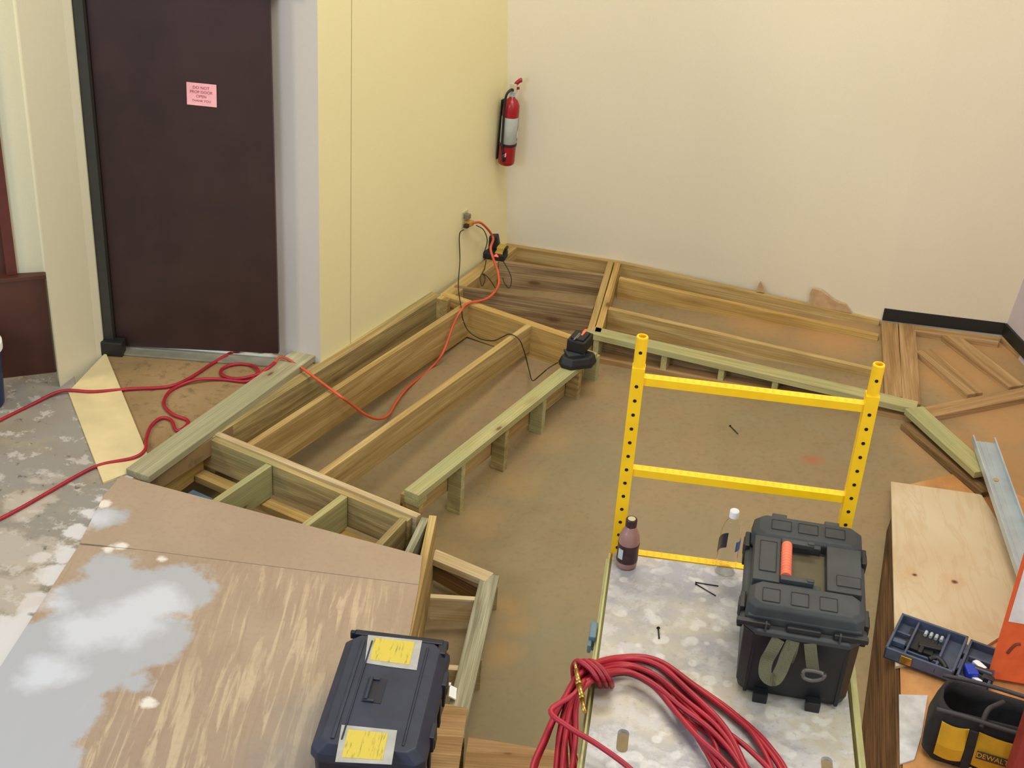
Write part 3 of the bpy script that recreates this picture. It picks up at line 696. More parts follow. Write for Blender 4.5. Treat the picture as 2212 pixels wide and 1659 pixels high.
def boolcut(name, bm, mats, cutters, parent):
    o = link(name, bm, mats, None)
    cb = bmesh.new()
    for fn in cutters: fn(cb)
    me = bpy.data.meshes.new('cut'); bmesh.ops.recalc_face_normals(cb, faces=cb.faces); cb.to_mesh(me); cb.free(); c = bpy.data.objects.new('cut', me); COL.objects.link(c)
    m = o.modifiers.new('b', 'BOOLEAN'); m.object = c; m.operation = 'DIFFERENCE'; m.solver = 'EXACT'
    bpy.context.view_layer.update(); dg = bpy.context.evaluated_depsgraph_get(); nm = bpy.data.meshes.new_from_object(o.evaluated_get(dg)); nm.name = name
    o.modifiers.clear(); old = o.data; o.data = nm; bpy.data.meshes.remove(old); bpy.data.objects.remove(c); o.parent = parent; return o
def slot(px, py):
    q = w2l((PL.x, PL.y, 0), sc_r, at(px, py, DZ))
    def f(cb):
        pts = [(q.x + .016 * math.cos(a), q.y + .03 + .016 * math.sin(a)) for a in [math.pi * i / 10 for i in range(11)]] + [(q.x - .016 * math.cos(a), q.y - .03 - .016 * math.sin(a)) for a in [math.pi * i / 10 for i in range(11)]]
        PRISM(cb, pts, DZ - .05, DZ + .05)
    return f
bm = bmesh.new(); PRISM(bm, [(-.012, -LEN + .03), (SW + .012, -LEN + .03), (SW + .012, -.020), (-.012, -.020)], DZ - .014, DZ)
boolcut('deck', bm, M_DECK, [slot(1345, 1600), slot(1787, 1660)], sc)
M_OLIVE = plain('olive_rail_paint', L(176, 172, 116), .5)
for xx in (-.022, SW + .026):
    bm = bmesh.new(); B(bm, (xx, -LEN / 2, DZ - .022), (.006, LEN - .05, .044)); B(bm, (xx * 1 + (.012 if xx < 0 else -.012), -LEN / 2, DZ - .040), (.03, LEN - .05, .006)); B(bm, (xx - (.0 if xx < 0 else -.012), -LEN / 2, DZ - .030), (.02, LEN - .05, .012))
    link('side_rail', bm, M_OLIVE, sc)
for yy in (-.42, -1.3):
    bm = bmesh.new(); B(bm, (-.040, yy, DZ - .03), (.022, .075, .055)); B(bm, (-.046, yy - .05, DZ - .03), (.012, .03, .03)); link('lock_lever', bm, plain('blue_grey_latch', L(92, 116, 128), .4), sc, bevel=.004)

# ------------------------------------------------------------------ bottles
p = Vector((.411, 3.700, DZ))
b1 = thing('drink_bottle', 'small cocoa-brown milk bottle with dark cap at the far left deck corner', 'bottle', p)
bm = bmesh.new(); LATHE(bm, [(0, 0), (.028, 0), (.033, .006), (.034, .02), (.033, .075), (.0345, .10), (.033, .118), (.026, .138), (.018, .152), (.0165, .160), (0, .160)], 32); link('bottle_body', bm, M_CHOC, b1, smooth=True)
bm = bmesh.new(); LATHE(bm, [(.0346, .026), (.0352, .028), (.0346, .05), (.0342, .078), (.0354, .092), (.0350, .094)], 32)
sl_ = link('label_sleeve', bm, M_CHOCL, b1, smooth=True)
bm = bmesh.new()
for i in range(4):
    a = math.radians(215 + i * 7); 
    B(bm, (.0352 * math.cos(a), .0352 * math.sin(a), .062), (.0045, .0045, .036), Matrix.Rotation(a, 3, 'Z'))
link('barcode_patch', bm, plain('pale_barcode', L(190, 200, 204), .5), sl_)
bm = bmesh.new(); LATHE(bm, [(.0185, .158), (.0185, .182), (.017, .185), (.013, .185), (.012, .1835), (0, .1835)], 28); cp = link('cap', bm, M_CHOCL, b1)
bm = bmesh.new(); CYL(bm, (0, 0, .1845), .0125, .002, 24); link('cap_disc', bm, plain('cream_cap_top', L(214, 206, 160), .5), cp)
p = Vector((.7335, 3.705, DZ))
b2 = thing('water_bottle', 'clear empty water bottle with white cap beside the black toolbox on the deck', 'bottle', p)
prof = [(0, .003), (.02, .001), (.030, 0), (.0335, .006), (.0335, .03), (.032, .036), (.0335, .042), (.0335, .06), (.032, .066), (.0335, .072), (.0335, .14), (.033, .155), (.026, .185), (.016, .205), (.013, .212), (.013, .226)]
bm = bmesh.new(); LATHE(bm, prof + [(.0118, .226), (.0118, .212), (.0145, .205), (.0245, .185), (.0318, .155), (.0323, .14), (.0323, .072), (.0308, .066), (.0323, .06), (.0323, .042), (.0308, .036), (.0323, .03), (.0323, .008), (.029, .0015), (0, .004)], 32); link('bottle_body', bm, M_CLEAR, b2, smooth=True)
bm = bmesh.new(); LATHE(bm, [(.0152, .216), (.0152, .238), (.0140, .240), (0, .240)], 28); link('cap', bm, M_WHITEP, b2)
for a0_, a1_, z0_, z1_, c_ in ((-.2, .9, .100, .138, L(60, 104, 180)), (2.5, 3.9, .07, .128, L(84, 84, 112))):
    bm = bmesh.new(); n = 12; R_ = .0342; vs0 = []
    for i in range(n + 1):
        a = a0_ + (a1_ - a0_) * i / n - .9; vs0.append([bm.verts.new((r_ * math.cos(a), r_ * math.sin(a), z)) for r_ in (R_, R_ + .0006) for z in (z0_, z1_)])
    for u, v in zip(vs0, vs0[1:]):
        bm.faces.new((u[2], v[2], v[3], u[3])); bm.faces.new((u[0], u[1], v[1], v[0])); bm.faces.new((u[1], u[3], v[3], v[1])); bm.faces.new((u[0], v[0], v[2], u[2]))
    bm.faces.new((vs0[0][0], vs0[0][2], vs0[0][3], vs0[0][1])); bm.faces.new((vs0[-1][0], vs0[-1][1], vs0[-1][3], vs0[-1][2]))
    link('label_wrap', bm, plain('bottle_label', c_, .4), b2)

# ------------------------------------------------------------------ black toolbox on the scaffold
tb_r = math.radians(-9.0)
T = thing('toolbox', 'large black toolbox with orange carrying handle on the scaffold deck', 'toolbox', (.860, 3.10, DZ), tb_r)
w, l = .335, .475
bm = bmesh.new(); c_ = .03
def ring(bm, hw, y0, y1, z, c): return [bm.verts.new(v) for v in ((-hw + c, y0, z), (hw - c, y0, z), (hw, y0 + c, z), (hw, y1 - c, z), (hw - c, y1, z), (-hw + c, y1, z), (-hw, y1 - c, z), (-hw, y0 + c, z))]
def loft(bm, rings, mi=0):
    for a, b in zip(rings, rings[1:]):
        for i in range(8): bm.faces.new((a[i], a[(i + 1) % 8], b[(i + 1) % 8], b[i])).material_index = mi
    bm.faces.new(rings[0][::-1]); bm.faces.new(rings[-1])
loft(bm, [ring(bm, .150, 0.015, l - .015, 0.004, .02), ring(bm, .158, .006, l - .005, .03, .025), ring(bm, .163, 0, l, .225, .028)])
for x in (-.13, .13):
    B(bm, (x, .006, .11), (.012, .012, .2))
link('body', bm, M_BPLAS2, T, bevel=.004)
bm = bmesh.new(); loft(bm, [ring(bm, .168, -.008, l + .006, .232, .045), ring(bm, .178, -.022, l + .012, .238, .05), ring(bm, .178, -.022, l + .012, .252, .05), ring(bm, .170, -.012, l + .008, .258, .045)])
for x in (-.105, .10): B(bm, (x, -.014, .266), (.006, .016, .03))
link('rim', bm, M_BPLAS, T, bevel=.003)
# lid with recess
bm = bmesh.new()
B(bm, (0, l / 2, .270), (.315, l - .01, .026))                                           # lid base
def wedge(y0, y1, z0, z1, hw):
    loft(bm, [ring(bm, hw, y0, y1, z0, .02), ring(bm, hw - .004, y0 + .006, y1 - .006, z1 - .012, .024), ring(bm, hw - .020, y0 + .018, y1 - .014, z1, .02)])
wedge(.005, .135, .262, .320, .166); wedge(.350, l, .262, .320, .166)
B(bm, (-.117, .243, .300), (.078, .22, .034)); B(bm, (.106, .243, .300), (.1, .22, .034))
B(bm, (-.02, .142, .297), (.12, .02, .028)); B(bm, (-.02, .345, .297), (.12, .02, .028))
for x in (-.10, -.02, .06):
    B(bm, (x, .06, .3205), (.05, .06, .003)); B(bm, (x + .02, .415, .3205), (.06, .05, .003))
B(bm, (.118, .185, .318), (.07, .05, .004)); B(bm, (-.115, .25, .318), (.05, .15, .003))
lid = link('lid', bm, M_BPLAS, T, bevel=.004)
bm = bmesh.new(); B(bm, (-.012, .243, .2845), (.13, .185, .002)); link('recess_floor', bm, plain('dusty_recess', L(92, 84, 62), .8), lid)
bm = bmesh.new(); CYL(bm, (-.062, .238, .320), .0155, .158, 20, 'Y'); 
for i in range(11): CYL(bm, (-.062, .170 + i * .0136, .320), .0162, .004, 20, 'Y')
hd = link('handle_grip', bm, M_ORANGE, T); tag(hd, 'orange handle grip')
for y_ in (.330, .146):
    bm = bmesh.new(); B(bm, (-.030, y_, .320), (.095, .022, .016)); B(bm, (.008, y_, .328), (.02, .014, .008)); link('handle_arm', bm, M_BPLAS, T, bevel=.003)
for x in (-.085, .075):
    bm = bmesh.new(); B(bm, (x, l + .016, .285), (.045, .034, .03)); CYL(bm, (x, l + .026, .275), .011, .055, 14, 'X'); link('hinge', bm, M_BPLAS, T, bevel=.003)
for x in (-.085, .065):
    bm = bmesh.new(); B(bm, (x, -.012, .016), (.042, .034, .032)); link('foot', bm, M_BPLAS2, T, bevel=.004)
for sx_ in (-1, 1):
    for y in (.09, .39):
        bm = bmesh.new(); B(bm, (sx_ * .174, y, .235), (.016, .075, .075)); B(bm, (sx_ * .181, y, .245), (.008, .045, .04)); link('side_latch', bm, M_BPLAS2, T, bevel=.004)
bm = bmesh.new()
for x in (-.14, -.0, .13): B(bm, (x, -.006, .268), (.095, .02, .016))
link('latch_bar', bm, M_BPLAS2, T, bevel=.004)
def ribbon(name, pts, wv, mat, parent, th=.0022):
    P = catmull(pts, 6); bm = bmesh.new(); R_ = []
    for i, p in enumerate(P):
        d = (P[min(i + 1, len(P) - 1)] - P[max(i - 1, 0)]).normalized(); s = Vector(wv); s = (s - d * s.dot(d)).normalized() * Vector(wv).length; nrm = d.cross(s).normalized() * th
        R_.append([bm.verts.new(p - s / 2), bm.verts.new(p + s / 2), bm.verts.new(p + s / 2 + nrm), bm.verts.new(p - s / 2 + nrm)])
    for a, b in zip(R_, R_[1:]):
        for k in range(4): bm.faces.new((a[k], a[(k + 1) % 4], b[(k + 1) % 4], b[k]))
    bm.faces.new(R_[0][::-1]); bm.faces.new(R_[-1]); return link(name, bm, mat, parent, smooth=False)
stp = thing('strap', 'olive webbing strap with looped end and buckle hanging out under the black toolbox lid', 'strap', T.location, tb_r)
ribbon('webbing', [(-.065, -.02, .236), (-.078, -.034, .20), (-.088, -.04, .165), (-.085, -.062, .135), (-.06, -.07, .13), (-.045, -.055, .155), (-.035, -.035, .20), (-.025, -.022, .236)], (.034, .0, .012), M_KHAKI, stp)
ribbon('webbing', [(-.02, -.02, .236), (-.022, -.03, .205), (-.027, -.03, .17)], (.026, 0, 0), M_KHAKI, stp)
ribbon('webbing', [(.022, -.02, .238), (.032, -.032, .2), (.043, -.036, .160)], (.034, 0, .004), M_KHAKI, stp)
bm = bmesh.new(); TUBE(bm, catmull([(.016, -.045, .15), (.022, -.045, .135), (.045, -.045, .13), (.07, -.045, .142), (.074, -.045, .158), (.05, -.04, .160), (.022, -.043, .160), (.016, -.045, .15)], 5), .006, 8); link('buckle', bm, plain('grey_buckle', L(92, 88, 82), .4), stp)

# ------------------------------------------------------------------ blue-black toolbox on the plywood
q_ = at(832, 1500, .32); t1r = math.radians(-4.6)
c0 = at(868, 1372, .31); 
T1 = thing('toolbox', 'blue-black toolbox with two scuffed yellow stickers on its lid, standing on the plywood', 'toolbox', (-.408, 4.07, .020), t1r)
hw, hl = .208, .325
def ringc(bm, x0, x1, y0, y1, z, c): return [bm.verts.new(v) for v in ((x0 + c, y0, z), (x1 - c, y0, z), (x1, y0 + c, z), (x1, y1 - c, z), (x1 - c, y1, z), (x0 + c, y1, z), (x0, y1 - c, z), (x0, y0 + c, z))]
bm = bmesh.new(); loft(bm, [ringc(bm, -hw + .02, hw - .02, -hl + .02, hl - .02, 0, .015), ringc(bm, -hw + .008, hw - .008, -hl + .008, hl - .008, .20, .02)]); 
for y in (-.24, -.12, 0, .12, .24): B(bm, (hw - .006, y, .11), (.012, .03, .16))
link('body', bm, M_NAVY2, T1, bevel=.004)
bm = bmesh.new(); loft(bm, [ringc(bm, -hw, hw, -hl, hl, .20, .03), ringc(bm, -hw - .006, hw + .006, -hl - .004, hl + .004, .212, .03), ringc(bm, -hw - .004, hw + .004, -hl, hl, .245, .03), ringc(bm, -hw + .03, hw - .035, -hl + .02, hl - .02, .285, .03)])
B(bm, (-.135, -.005, .287), (.016, .56, .010)); B(bm, (-.100, -.005, .288), (.006, .56, .006)); B(bm, (.125, 0, .286), (.010, .55, .006))
lid = link('lid', bm, M_NAVY, T1, bevel=.005)
bm = bmesh.new(); B(bm, (.0, hl + .004, .262), (.40, .020, .034)); B(bm, (.0, hl - .004, .282), (.36, .03, .008)); B(bm, (.18, hl - .03, .268), (.035, .08, .03)); link('back_spine', bm, M_NAVY2, T1, bevel=.006)
for y in (.15, -.14):
    bm = bmesh.new(); B(bm, (hw + .006, y, .215), (.022, .085, .075)); B(bm, (hw + .014, y, .205), (.012, .05, .04)); link('latch', bm, M_NAVY2, T1, bevel=.005)
bm = bmesh.new(); B(bm, (-.035, -.005, .2862), (.075, .135, .002)); rc = link('handle_recess', bm, M_NAVY2, T1)
bm = bmesh.new(); CYL(bm, (-.058, -.005, .293), .0085, .125, 14, 'Y'); B(bm, (-.045, .055, .289), (.04, .012, .010)); B(bm, (-.045, -.066, .289), (.04, .012, .010)); link('handle', bm, M_NAVY, T1, bevel=.002)
def quadpatch(name, pts, mat, parent, z, th=.0012, root=T1, rz=t1r):
    q = [w2l(root.location, rz, at(x, y, z)) for x, y in pts]; bm = bmesh.new(); PRISM(bm, [(v.x, v.y) for v in q], z - root.location.z, z - root.location.z + th); return link(name, bm, mat, parent)
M_TAPE = plain('dirty_grey_tape', L(176, 176, 170), .6, var=.15)
ZT = .3062
for i, (o_, s_) in enumerate(((((795, 1372), (912, 1384), (900, 1448), (838, 1440), (788, 1432)), ((808, 1378), (896, 1387), (884, 1436), (800, 1425))), (((738, 1566), (858, 1578), (846, 1652), (724, 1646)), ((752, 1576), (838, 1584), (826, 1642), (738, 1636))))):
    tp = quadpatch('tape_border', o_, M_TAPE, T1, ZT); quadpatch('yellow_sticker', s_, M_YELST, tp, ZT + .0012)

# ------------------------------------------------------------------ coil of red air hose
bm = bmesh.new()
OUT = [(1150, 1690, 1.20), (1178, 1590, 1.22), (1215, 1500, 1.27), (1262, 1436, 1.30), (1340, 1412, 1.29), (1420, 1426, 1.28), (1500, 1480, 1.28), (1590, 1545, 1.28), (1660, 1610, 1.28), (1705, 1690, 1.28), (1700, 1800, 1.28), (1560, 1880, 1.28), (1350, 1880, 1.28), (1190, 1800, 1.24)]
INN = [(1262, 1690, 1.20), (1250, 1600, 1.22), (1252, 1520, 1.27), (1282, 1476, 1.29), (1350, 1458, 1.262), (1410, 1480, 1.262), (1462, 1540, 1.262), (1505, 1590, 1.262), (1540, 1650, 1.262), (1570, 1720, 1.262), (1550, 1780, 1.262), (1450, 1820, 1.262), (1350, 1820, 1.262), (1275, 1780, 1.24)]
rg = random.Random(3); NL = 14; pts = []
for k in range(NL):
    base = k / (NL - 1); perm = [(i * 7 + 3) % NL for i in range(NL)][k] / (NL - 1)
    ph1, ph2 = rg.random() * 6.28, rg.random() * 6.28
    for i in range(len(OUT)):
        wv = perm + .28 * math.sin(ph1 + i * .45) + .10 * math.sin(ph2 + i * .9); wv = min(1.0, max(0, wv))
        if 2 <= i <= 4: wv = .15 + .7 * wv
        a, b = OUT[i], INN[i]; x = a[0] + (b[0] - a[0]) * wv; y = a[1] + (b[1] - a[1]) * wv
        z = 1.258 + .034 * ((k * 3) % 5) / 4 + .006 * math.sin(i + k) if i > 3 else (a[2] + (b[2] - a[2]) * wv) + .012 * ((k * 3) % 5 - 2)
        p = at(x, y, z); pts.append(p)
hs = thing('air_hose', 'thick coil of red air hose draped over the left edge of the scaffold deck', 'hose', (0, 0, 0))
TUBE(bm, catmull(pts, 6), .0080, 9)
TUBE(bm, catmull([at(1262, 1470, 1.33), at(1240, 1500, 1.33), at(1190, 1535, 1.31), at(1225, 1568, 1.31), at(1290, 1608, 1.30), at(1355, 1655, 1.29), at(1400, 1700, 1.28)], 6), .0080, 9)
link('hose', bm, M_HOSE, hs)
for dx in (0, 14, 26):
    bm = bmesh.new(); TUBE(bm, catmull([at(1240 + dx, 1470, 1.24), at(1238 + dx, 1440, 1.31), at(1250 + dx, 1428, 1.34), at(1275 + dx, 1445, 1.34), at(1292 + dx, 1470, 1.32), at(1296 + dx, 1482, 1.26)], 6), .0080, 9); link('binding_wrap', bm, M_HOSE, hs)
f0_ = at(1242, 1432, 1.345); f1_ = at(1263, 1538, 1.335); d_ = f1_ - f0_
bm = bmesh.new()
for t0_, t1_, r_ in ((0, .14, .0045), (.14, .4, .007), (.4, .46, .010), (.46, .7, .0085), (.7, .75, .010), (.75, 1.0, .006)): TUBE(bm, [f0_ + d_ * t0_, f0_ + d_ * (t0_ + t1_) / 2, f0_ + d_ * t1_], r_, 12)
link('fitting', bm, M_BRASS, hs)
# ------------------------------------------------------------------ loose hoses and cords
def PZ(lst, dz=0): return [at(x, y, z + dz) for x, y, z in lst]
r = .0075
o = cable('air_hose', PZ([(-60, 940, r), (0, 908, r), (63, 877, r), (133, 845, .02), (202, 846, .02), (285, 840, .01), (364, 835, .01), (411, 816, .01), (459, 785, .01), (500, 762, .02), (532, 755, .024), (563, 753, .024), (590, 745, .02)]), .0092, M_HOSE)
tag(o, 'single red hose running from the left edge across the board and under the maroon door', 'hose')
o = cable('air_hose', PZ([(594, 783, .05), (580, 794, .05), (563, 806, .03), (538, 814, .015), (506, 818, .01), (480, 810, .01), (480, 797, .01), (506, 787, .01), (538, 788, .01), (557, 798, .022), (552, 812, .012), (532, 824, .01), (475, 819, .01), (427, 820, .02), (390, 832, .01), (364, 848, .01), (354, 873, .01), (373, 895, .01), (405, 908, .008), (400, 922, .008), (381, 930, .008), (370, 908, .01), (348, 903, .01), (326, 921, .01), (316, 949, .01), (313, 972, .022), (288, 989, .02), (221, 1003, .012), (177, 1022, .01), (100, 1066, .01), (29, 1106, .01), (-60, 1150, .01)]), .0092, M_HOSE)
tag(o, 'looping red hose beside the flat green timber, trailing off at the lower left', 'hose')
WA, WB = (WL0.x, WL0.y), (WL1.x, WL1.y)
def wl(px, py, off): p = onwall(px, py, WA, WB); return p - wn * off
o = cable('extension_cord', [wl(1006, 478, .05), wl(1018, 476, .08), wl(1040, 505, .09), at(1060, 540, .20), at(1076, 590, .08), at(1075, 620, .035), at(1052, 645, .02), at(1012, 655, .02), at(995, 672, .018), at(978, 705, -.06), at(955, 765, -.2), at(925, 800, -.29), at(880, 838, -.29), at(855, 870, -.29), at(840, 895, -.29), at(818, 905, -.27), at(790, 896, -.2), at(757, 872, -.07), at(735, 856, .005), at(690, 823, .03), at(655, 797, .03), at(635, 785, .035), at(618, 774, .06), at(603, 772, .058), at(594, 783, .052)], .0082, M_ORCORD)
tag(o, 'orange extension cord hanging from the wall outlet and draped across the joists', 'cord')
M_CORD = plain('black_cord_jacket', L(38, 34, 26), .5)
o = cable('power_cord', [wl(988, 492, .05), wl(984, 505, .03), wl(985, 560, .03), at(990, 620, .05), at(997, 668, .02), at(1000, 690, -.06), at(1012, 715, -.14), at(1038, 732, -.17), at(1066, 736, -.12), at(1085, 728, -.04), at(1102, 722, .008), at(1122, 734, .004), at(1134, 765, -.1), at(1143, 800, -.2), at(1150, 822, -.16), at(1165, 812, -.07), at(1185, 795, .012), at(1205, 783, .02)], .0035, M_CORD)
tag(o, 'thin black power cord drooping from the outlet to the charger on the green plate', 'cord')
o = cable('power_cord', [wl(1012, 482, .06), wl(1028, 492, .06), wl(1036, 515, .06), at(1046, 545, .06)], .0033, M_CORD)
tag(o, 'short black cord from the outlet to the charger in the wall corner', 'cord')
bm = bmesh.new(); TUBE(bm, catmull([at(1050, 562, .04), at(1046, 582, .03), at(1037, 600, .0), at(1042, 618, -.03), at(1048, 600, -.01), at(1041, 590, .0), at(1055, 600, -.03), at(1070, 622, -.05)], 6), .0033, 8)
TUBE(bm, catmull([at(1088, 566, .02), at(1099, 585, -.01), at(1105, 605, -.04), at(1100, 622, -.05), at(1090, 612, -.04), at(1086, 600, -.02)], 6), .0033, 8)
tag(link('cord_bundle', bm, M_CORD), 'bunched black cord loops hanging in the joist bay below the corner charger', 'cord')

# ------------------------------------------------------------------ outlet
po = onwall(1003, 472, WA, WB); wr = math.atan2(wd.y, wd.x)
ou = thing('wall_outlet', 'wall outlet with brown plug adapter low on the yellow wall', 'outlet', (po.x, po.y, po.z), wr)
bm = bmesh.new(); B(bm, (0, -.003, 0), (.07, .006, .11)); link('plate', bm, plain('almond_plate', L(196, 190, 150), .5), ou, bevel=.002)
bm = bmesh.new(); B(bm, (-.005, -.025, .025), (.034, .04, .034)); link('grey_plug', bm, plain('grey_plug', L(120, 112, 92), .5), ou, bevel=.006)
bm = bmesh.new(); B(bm, (.012, -.03, -.028), (.05, .05, .036)); link('adapter', bm, plain('mustard_adapter', L(178, 136, 52), .5), ou, bevel=.008)
bm = bmesh.new(); B(bm, (-.028, -.035, -.034), (.03, .03, .026)); link('black_plug', bm, M_CORD, ou, bevel=.006)

# ------------------------------------------------------------------ chargers
p = at(1068, 556, 0.0); cA = thing('battery_charger', 'black charger with yellow-topped battery and glowing red light in the wall corner', 'charger', (p.x, p.y, .0), math.radians(-14))
bm = bmesh.new(); B(bm, (0, 0, .026), (.165, .10, .05)); link('base', bm, M_BPLAS2, cA, bevel=.010)
bm = bmesh.new(); B(bm, (-.028, .045, .095), (.085, .055, .10), Matrix.Rotation(math.radians(-12), 3, 'Y')); link('back_housing', bm, M_BPLAS2, cA, bevel=.012)
bm = bmesh.new(); B(bm, (.045, .02, .068), (.06, .07, .035)); B(bm, (.045, .0, .055), (.065, .09, .012)); link('battery', bm, plain('dull_yellow_battery', L(178, 150, 60), .5), cA, bevel=.006)
bm = bmesh.new(); B(bm, (.078, -.02, .07), (.018, .05, .07), Matrix.Rotation(math.radians(18), 3, 'Y')); link('cradle_arm', bm, M_BPLAS2, cA, bevel=.006)
bm = bmesh.new(); CYL(bm, (.026, -.052, .042), .008, .006, 14, 'Y'); B(bm, (.026, -.0515, .036), (.03, .004, .008)); link('indicator_light', bm, M_LED, cA)
p = at(1247, 788, 0.0); cB = thing('battery_charger', 'black charger holding a battery with orange stripe, at the corner of the green top plates', 'charger', (p.x, p.y, .0), math.radians(20)); cB.scale = (1.2, 1.2, 1.25)
bm = bmesh.new(); loft(bm, [ringc(bm, -.09, .09, -.05, .055, .0, .035), ringc(bm, -.095, .095, -.055, .06, .02, .04), ringc(bm, -.085, .085, -.045, .05, .055, .04)]); link('base', bm, M_BPLAS2, cB, bevel=.006)
bm = bmesh.new(); B(bm, (-.015, .015, .060), (.09, .07, .014)); link('dock', bm, M_BPLAS, cB, bevel=.004)
bm = bmesh.new(); R3 = Matrix.Rotation(math.radians(-42), 3, 'Z'); B(bm, (.022, .045, .098), (.095, .125, .062), R3); B(bm, (.022, .045, .132), (.07, .10, .012), R3); bt_ = link('battery', bm, M_BPLAS2, cB, bevel=.008)
bm = bmesh.new(); B(bm, (.045, .062, .1392), (.014, .07, .002), R3); o = link('stripe', bm, M_ORANGE, bt_); tag(o, 'orange stripe')
bm = bmesh.new(); B(bm, (-.004, .028, .1392), (.008, .08, .002), R3); B(bm, (.012, .034, .1392), (.004, .07, .002), R3); link('grey_ridge', bm, plain('grey_ridge', L(110, 108, 100), .5), bt_)

# ------------------------------------------------------------------ fire extinguisher
pb_ = onwall(1072, 348, WA, WB) - wn * .075; eb = Vector((pb_.x, pb_.y, pb_.z))
ex = thing('fire_extinguisher', 'red fire extinguisher hanging on the yellow wall near the corner', 'fire extinguisher', eb, wr); ex.rotation_euler = (math.radians(2), 0, wr); ex.scale = (.93, .93, 1.13)
ER = .059
bm = bmesh.new(); LATHE(bm, [(0, 0), (ER * .8, 0), (ER * .97, .008), (ER, .025), (ER, .335), (ER * .93, .365), (ER * .7, .388), (.022, .40), (.018, .415), (0, .415)], 36); cy = link('cylinder', bm, M_RED, ex, smooth=True)
bm = bmesh.new(); LATHE(bm, [(ER + .0003, .135), (ER + .0012, .136), (ER + .0012, .292), (ER + .0003, .293)], 36); lb = link('label_band', bm, M_LABEL, ex, smooth=True)
bm = bmesh.new()
for i in range(7):
    a = math.radians(-72 + i * 9); B(bm, ((ER + .0016) * math.cos(a), (ER + .0016) * math.sin(a), .185), (.0012, .0095, .036), Matrix.Rotation(a, 3, 'Z'))
link('white_panel', bm, M_WHITEP, lb)
bm = bmesh.new()
for z in (.152, .162):
    for i in range(7):
        a = math.radians(-72 + i * 9); B(bm, ((ER + .0016) * math.cos(a), (ER + .0016) * math.sin(a), z), (.0012, .0095, .006), Matrix.Rotation(a, 3, 'Z'))
link('dark_print', bm, plain('black_stripe_print', L(52, 48, 46), .5), lb); bm = bmesh.new()
for i in range(7):
    a = math.radians(-72 + i * 9); B(bm, ((ER + .0014) * math.cos(a), (ER + .0014) * math.sin(a), .25), (.0012, .0095, .07), Matrix.Rotation(a, 3, 'Z'))
    if i == 0: pass
link('dark_print', bm, plain('dark_grey_print', L(98, 94, 92), .5), lb)
bm = bmesh.new(); CYL(bm, (0, 0, .428), .021, .035, 20); B(bm, (0, 0, .452), (.03, .04, .03)); CYL(bm, (.02, -.012, .44), .015, .012, 16, 'Y'); link('valve', bm, M_STEEL, ex, bevel=.002)
bm = bmesh.new(); TUBE(bm, catmull([(-.004, .0, .455), (.004, -.008, .470), (.008, -.02, .490), (.018, -.036, .506), (.030, -.046, .510)], 5), .0135, 10); TUBE(bm, catmull([(0, .0, .445), (.008, -.012, .452), (.016, -.026, .460), (.024, -.038, .462)], 5), .0085, 10); link('lever', bm, M_RED, ex, bevel=.003)
bm = bmesh.new(); B(bm, (-.02, -.012, .466), (.016, .05, .05)); link('carry_grip', bm, plain('pale_metal_grip', L(196, 188, 160), .4), ex, bevel=.003)
bm = bmesh.new(); TUBE(bm, catmull([(-.012, -.02, .45), (-.05, -.01, .46), (-.078, .005, .43), (-.078, .01, .36), (-.074, .01, .25), (-.074, .004, .12), (-.07, -.008, .08)], 6), .0085, 10); TUBE(bm, [Vector((-.07, -.008, .08)), Vector((-.069, -.012, .06)), Vector((-.068, -.016, .035))], .012, 10); link('hose', bm, M_BPLAS2, ex)
bm = bmesh.new(); LATHE(bm, [(ER + .001, .118), (ER + .004, .119), (ER + .004, .132), (ER + .001, .133)], 36); B(bm, (0, .068, .2), (.05, .008, .36)); B(bm, (.05, .0, .30), (.012, .07, .10)); link('wall_bracket', bm, M_BPLAS2, ex)
bm = bmesh.new(); B(bm, (-.068, -.026, .075), (.016, .003, .022)); link('tag', bm, M_PINK, ex)

# ------------------------------------------------------------------ bin
p = at(-40, 872, 0); bn = thing('bin', 'dark blue round bin with white lid, cut off by the left edge of the view', 'bin', (p.x, p.y, 0))
bm = bmesh.new(); LATHE(bm, [(0, 0), (.115, 0), (.12, .01), (.138, .34), (.138, .36), (.13, .36), (.112, .02), (0, .02)], 36); link('bucket', bm, M_BINB, bn, smooth=False)
bm = bmesh.new(); LATHE(bm, [(.142, .33), (.147, .335), (.147, .375), (.140, .382), (.12, .378), (0, .376)], 36); link('lid', bm, M_WHITEP, bn)

# ------------------------------------------------------------------ steel channel
g0 = at(2098, 952, .012); g1 = at(2188, 1232, .0); dg_ = (g1 - g0); ln2 = dg_.length + .22
ch = thing('steel_channel', 'galvanised steel channel stud lying over the end of the green plate at right', 'metal stud', g0, 0)
ch.rotation_euler = (0, 0, math.atan2(dg_.y, dg_.x))
W_ = .125; bm = bmesh.new(); B(bm, (ln2 / 2, W_ / 2, .0006), (ln2, W_, .0012))
def kh(cb):
    q = w2l(g0, math.atan2(dg_.y, dg_.x), at(2138, 1036, .012)); CYL(cb, (q.x, W_ * .5, 0), .013, .05, 24)
B(bm, (ln2 / 2 + .0, .0006, .019), (ln2 + .0, .0012, .038)); B(bm, (ln2 / 2, W_ - .0006, .019), (ln2, .0012, .038)); B(bm, (ln2 / 2, .004, .038), (ln2, .008, .0012)); B(bm, (ln2 / 2, W_ - .004, .038), (ln2, .008, .0012))
B(bm, (ln2 / 2, W_ * .5 - .016, .0022), (ln2, .010, .002)); B(bm, (ln2 / 2, W_ * .5 + .016, .0022), (ln2, .010, .002))
link('channel', bm, M_STEEL, ch)
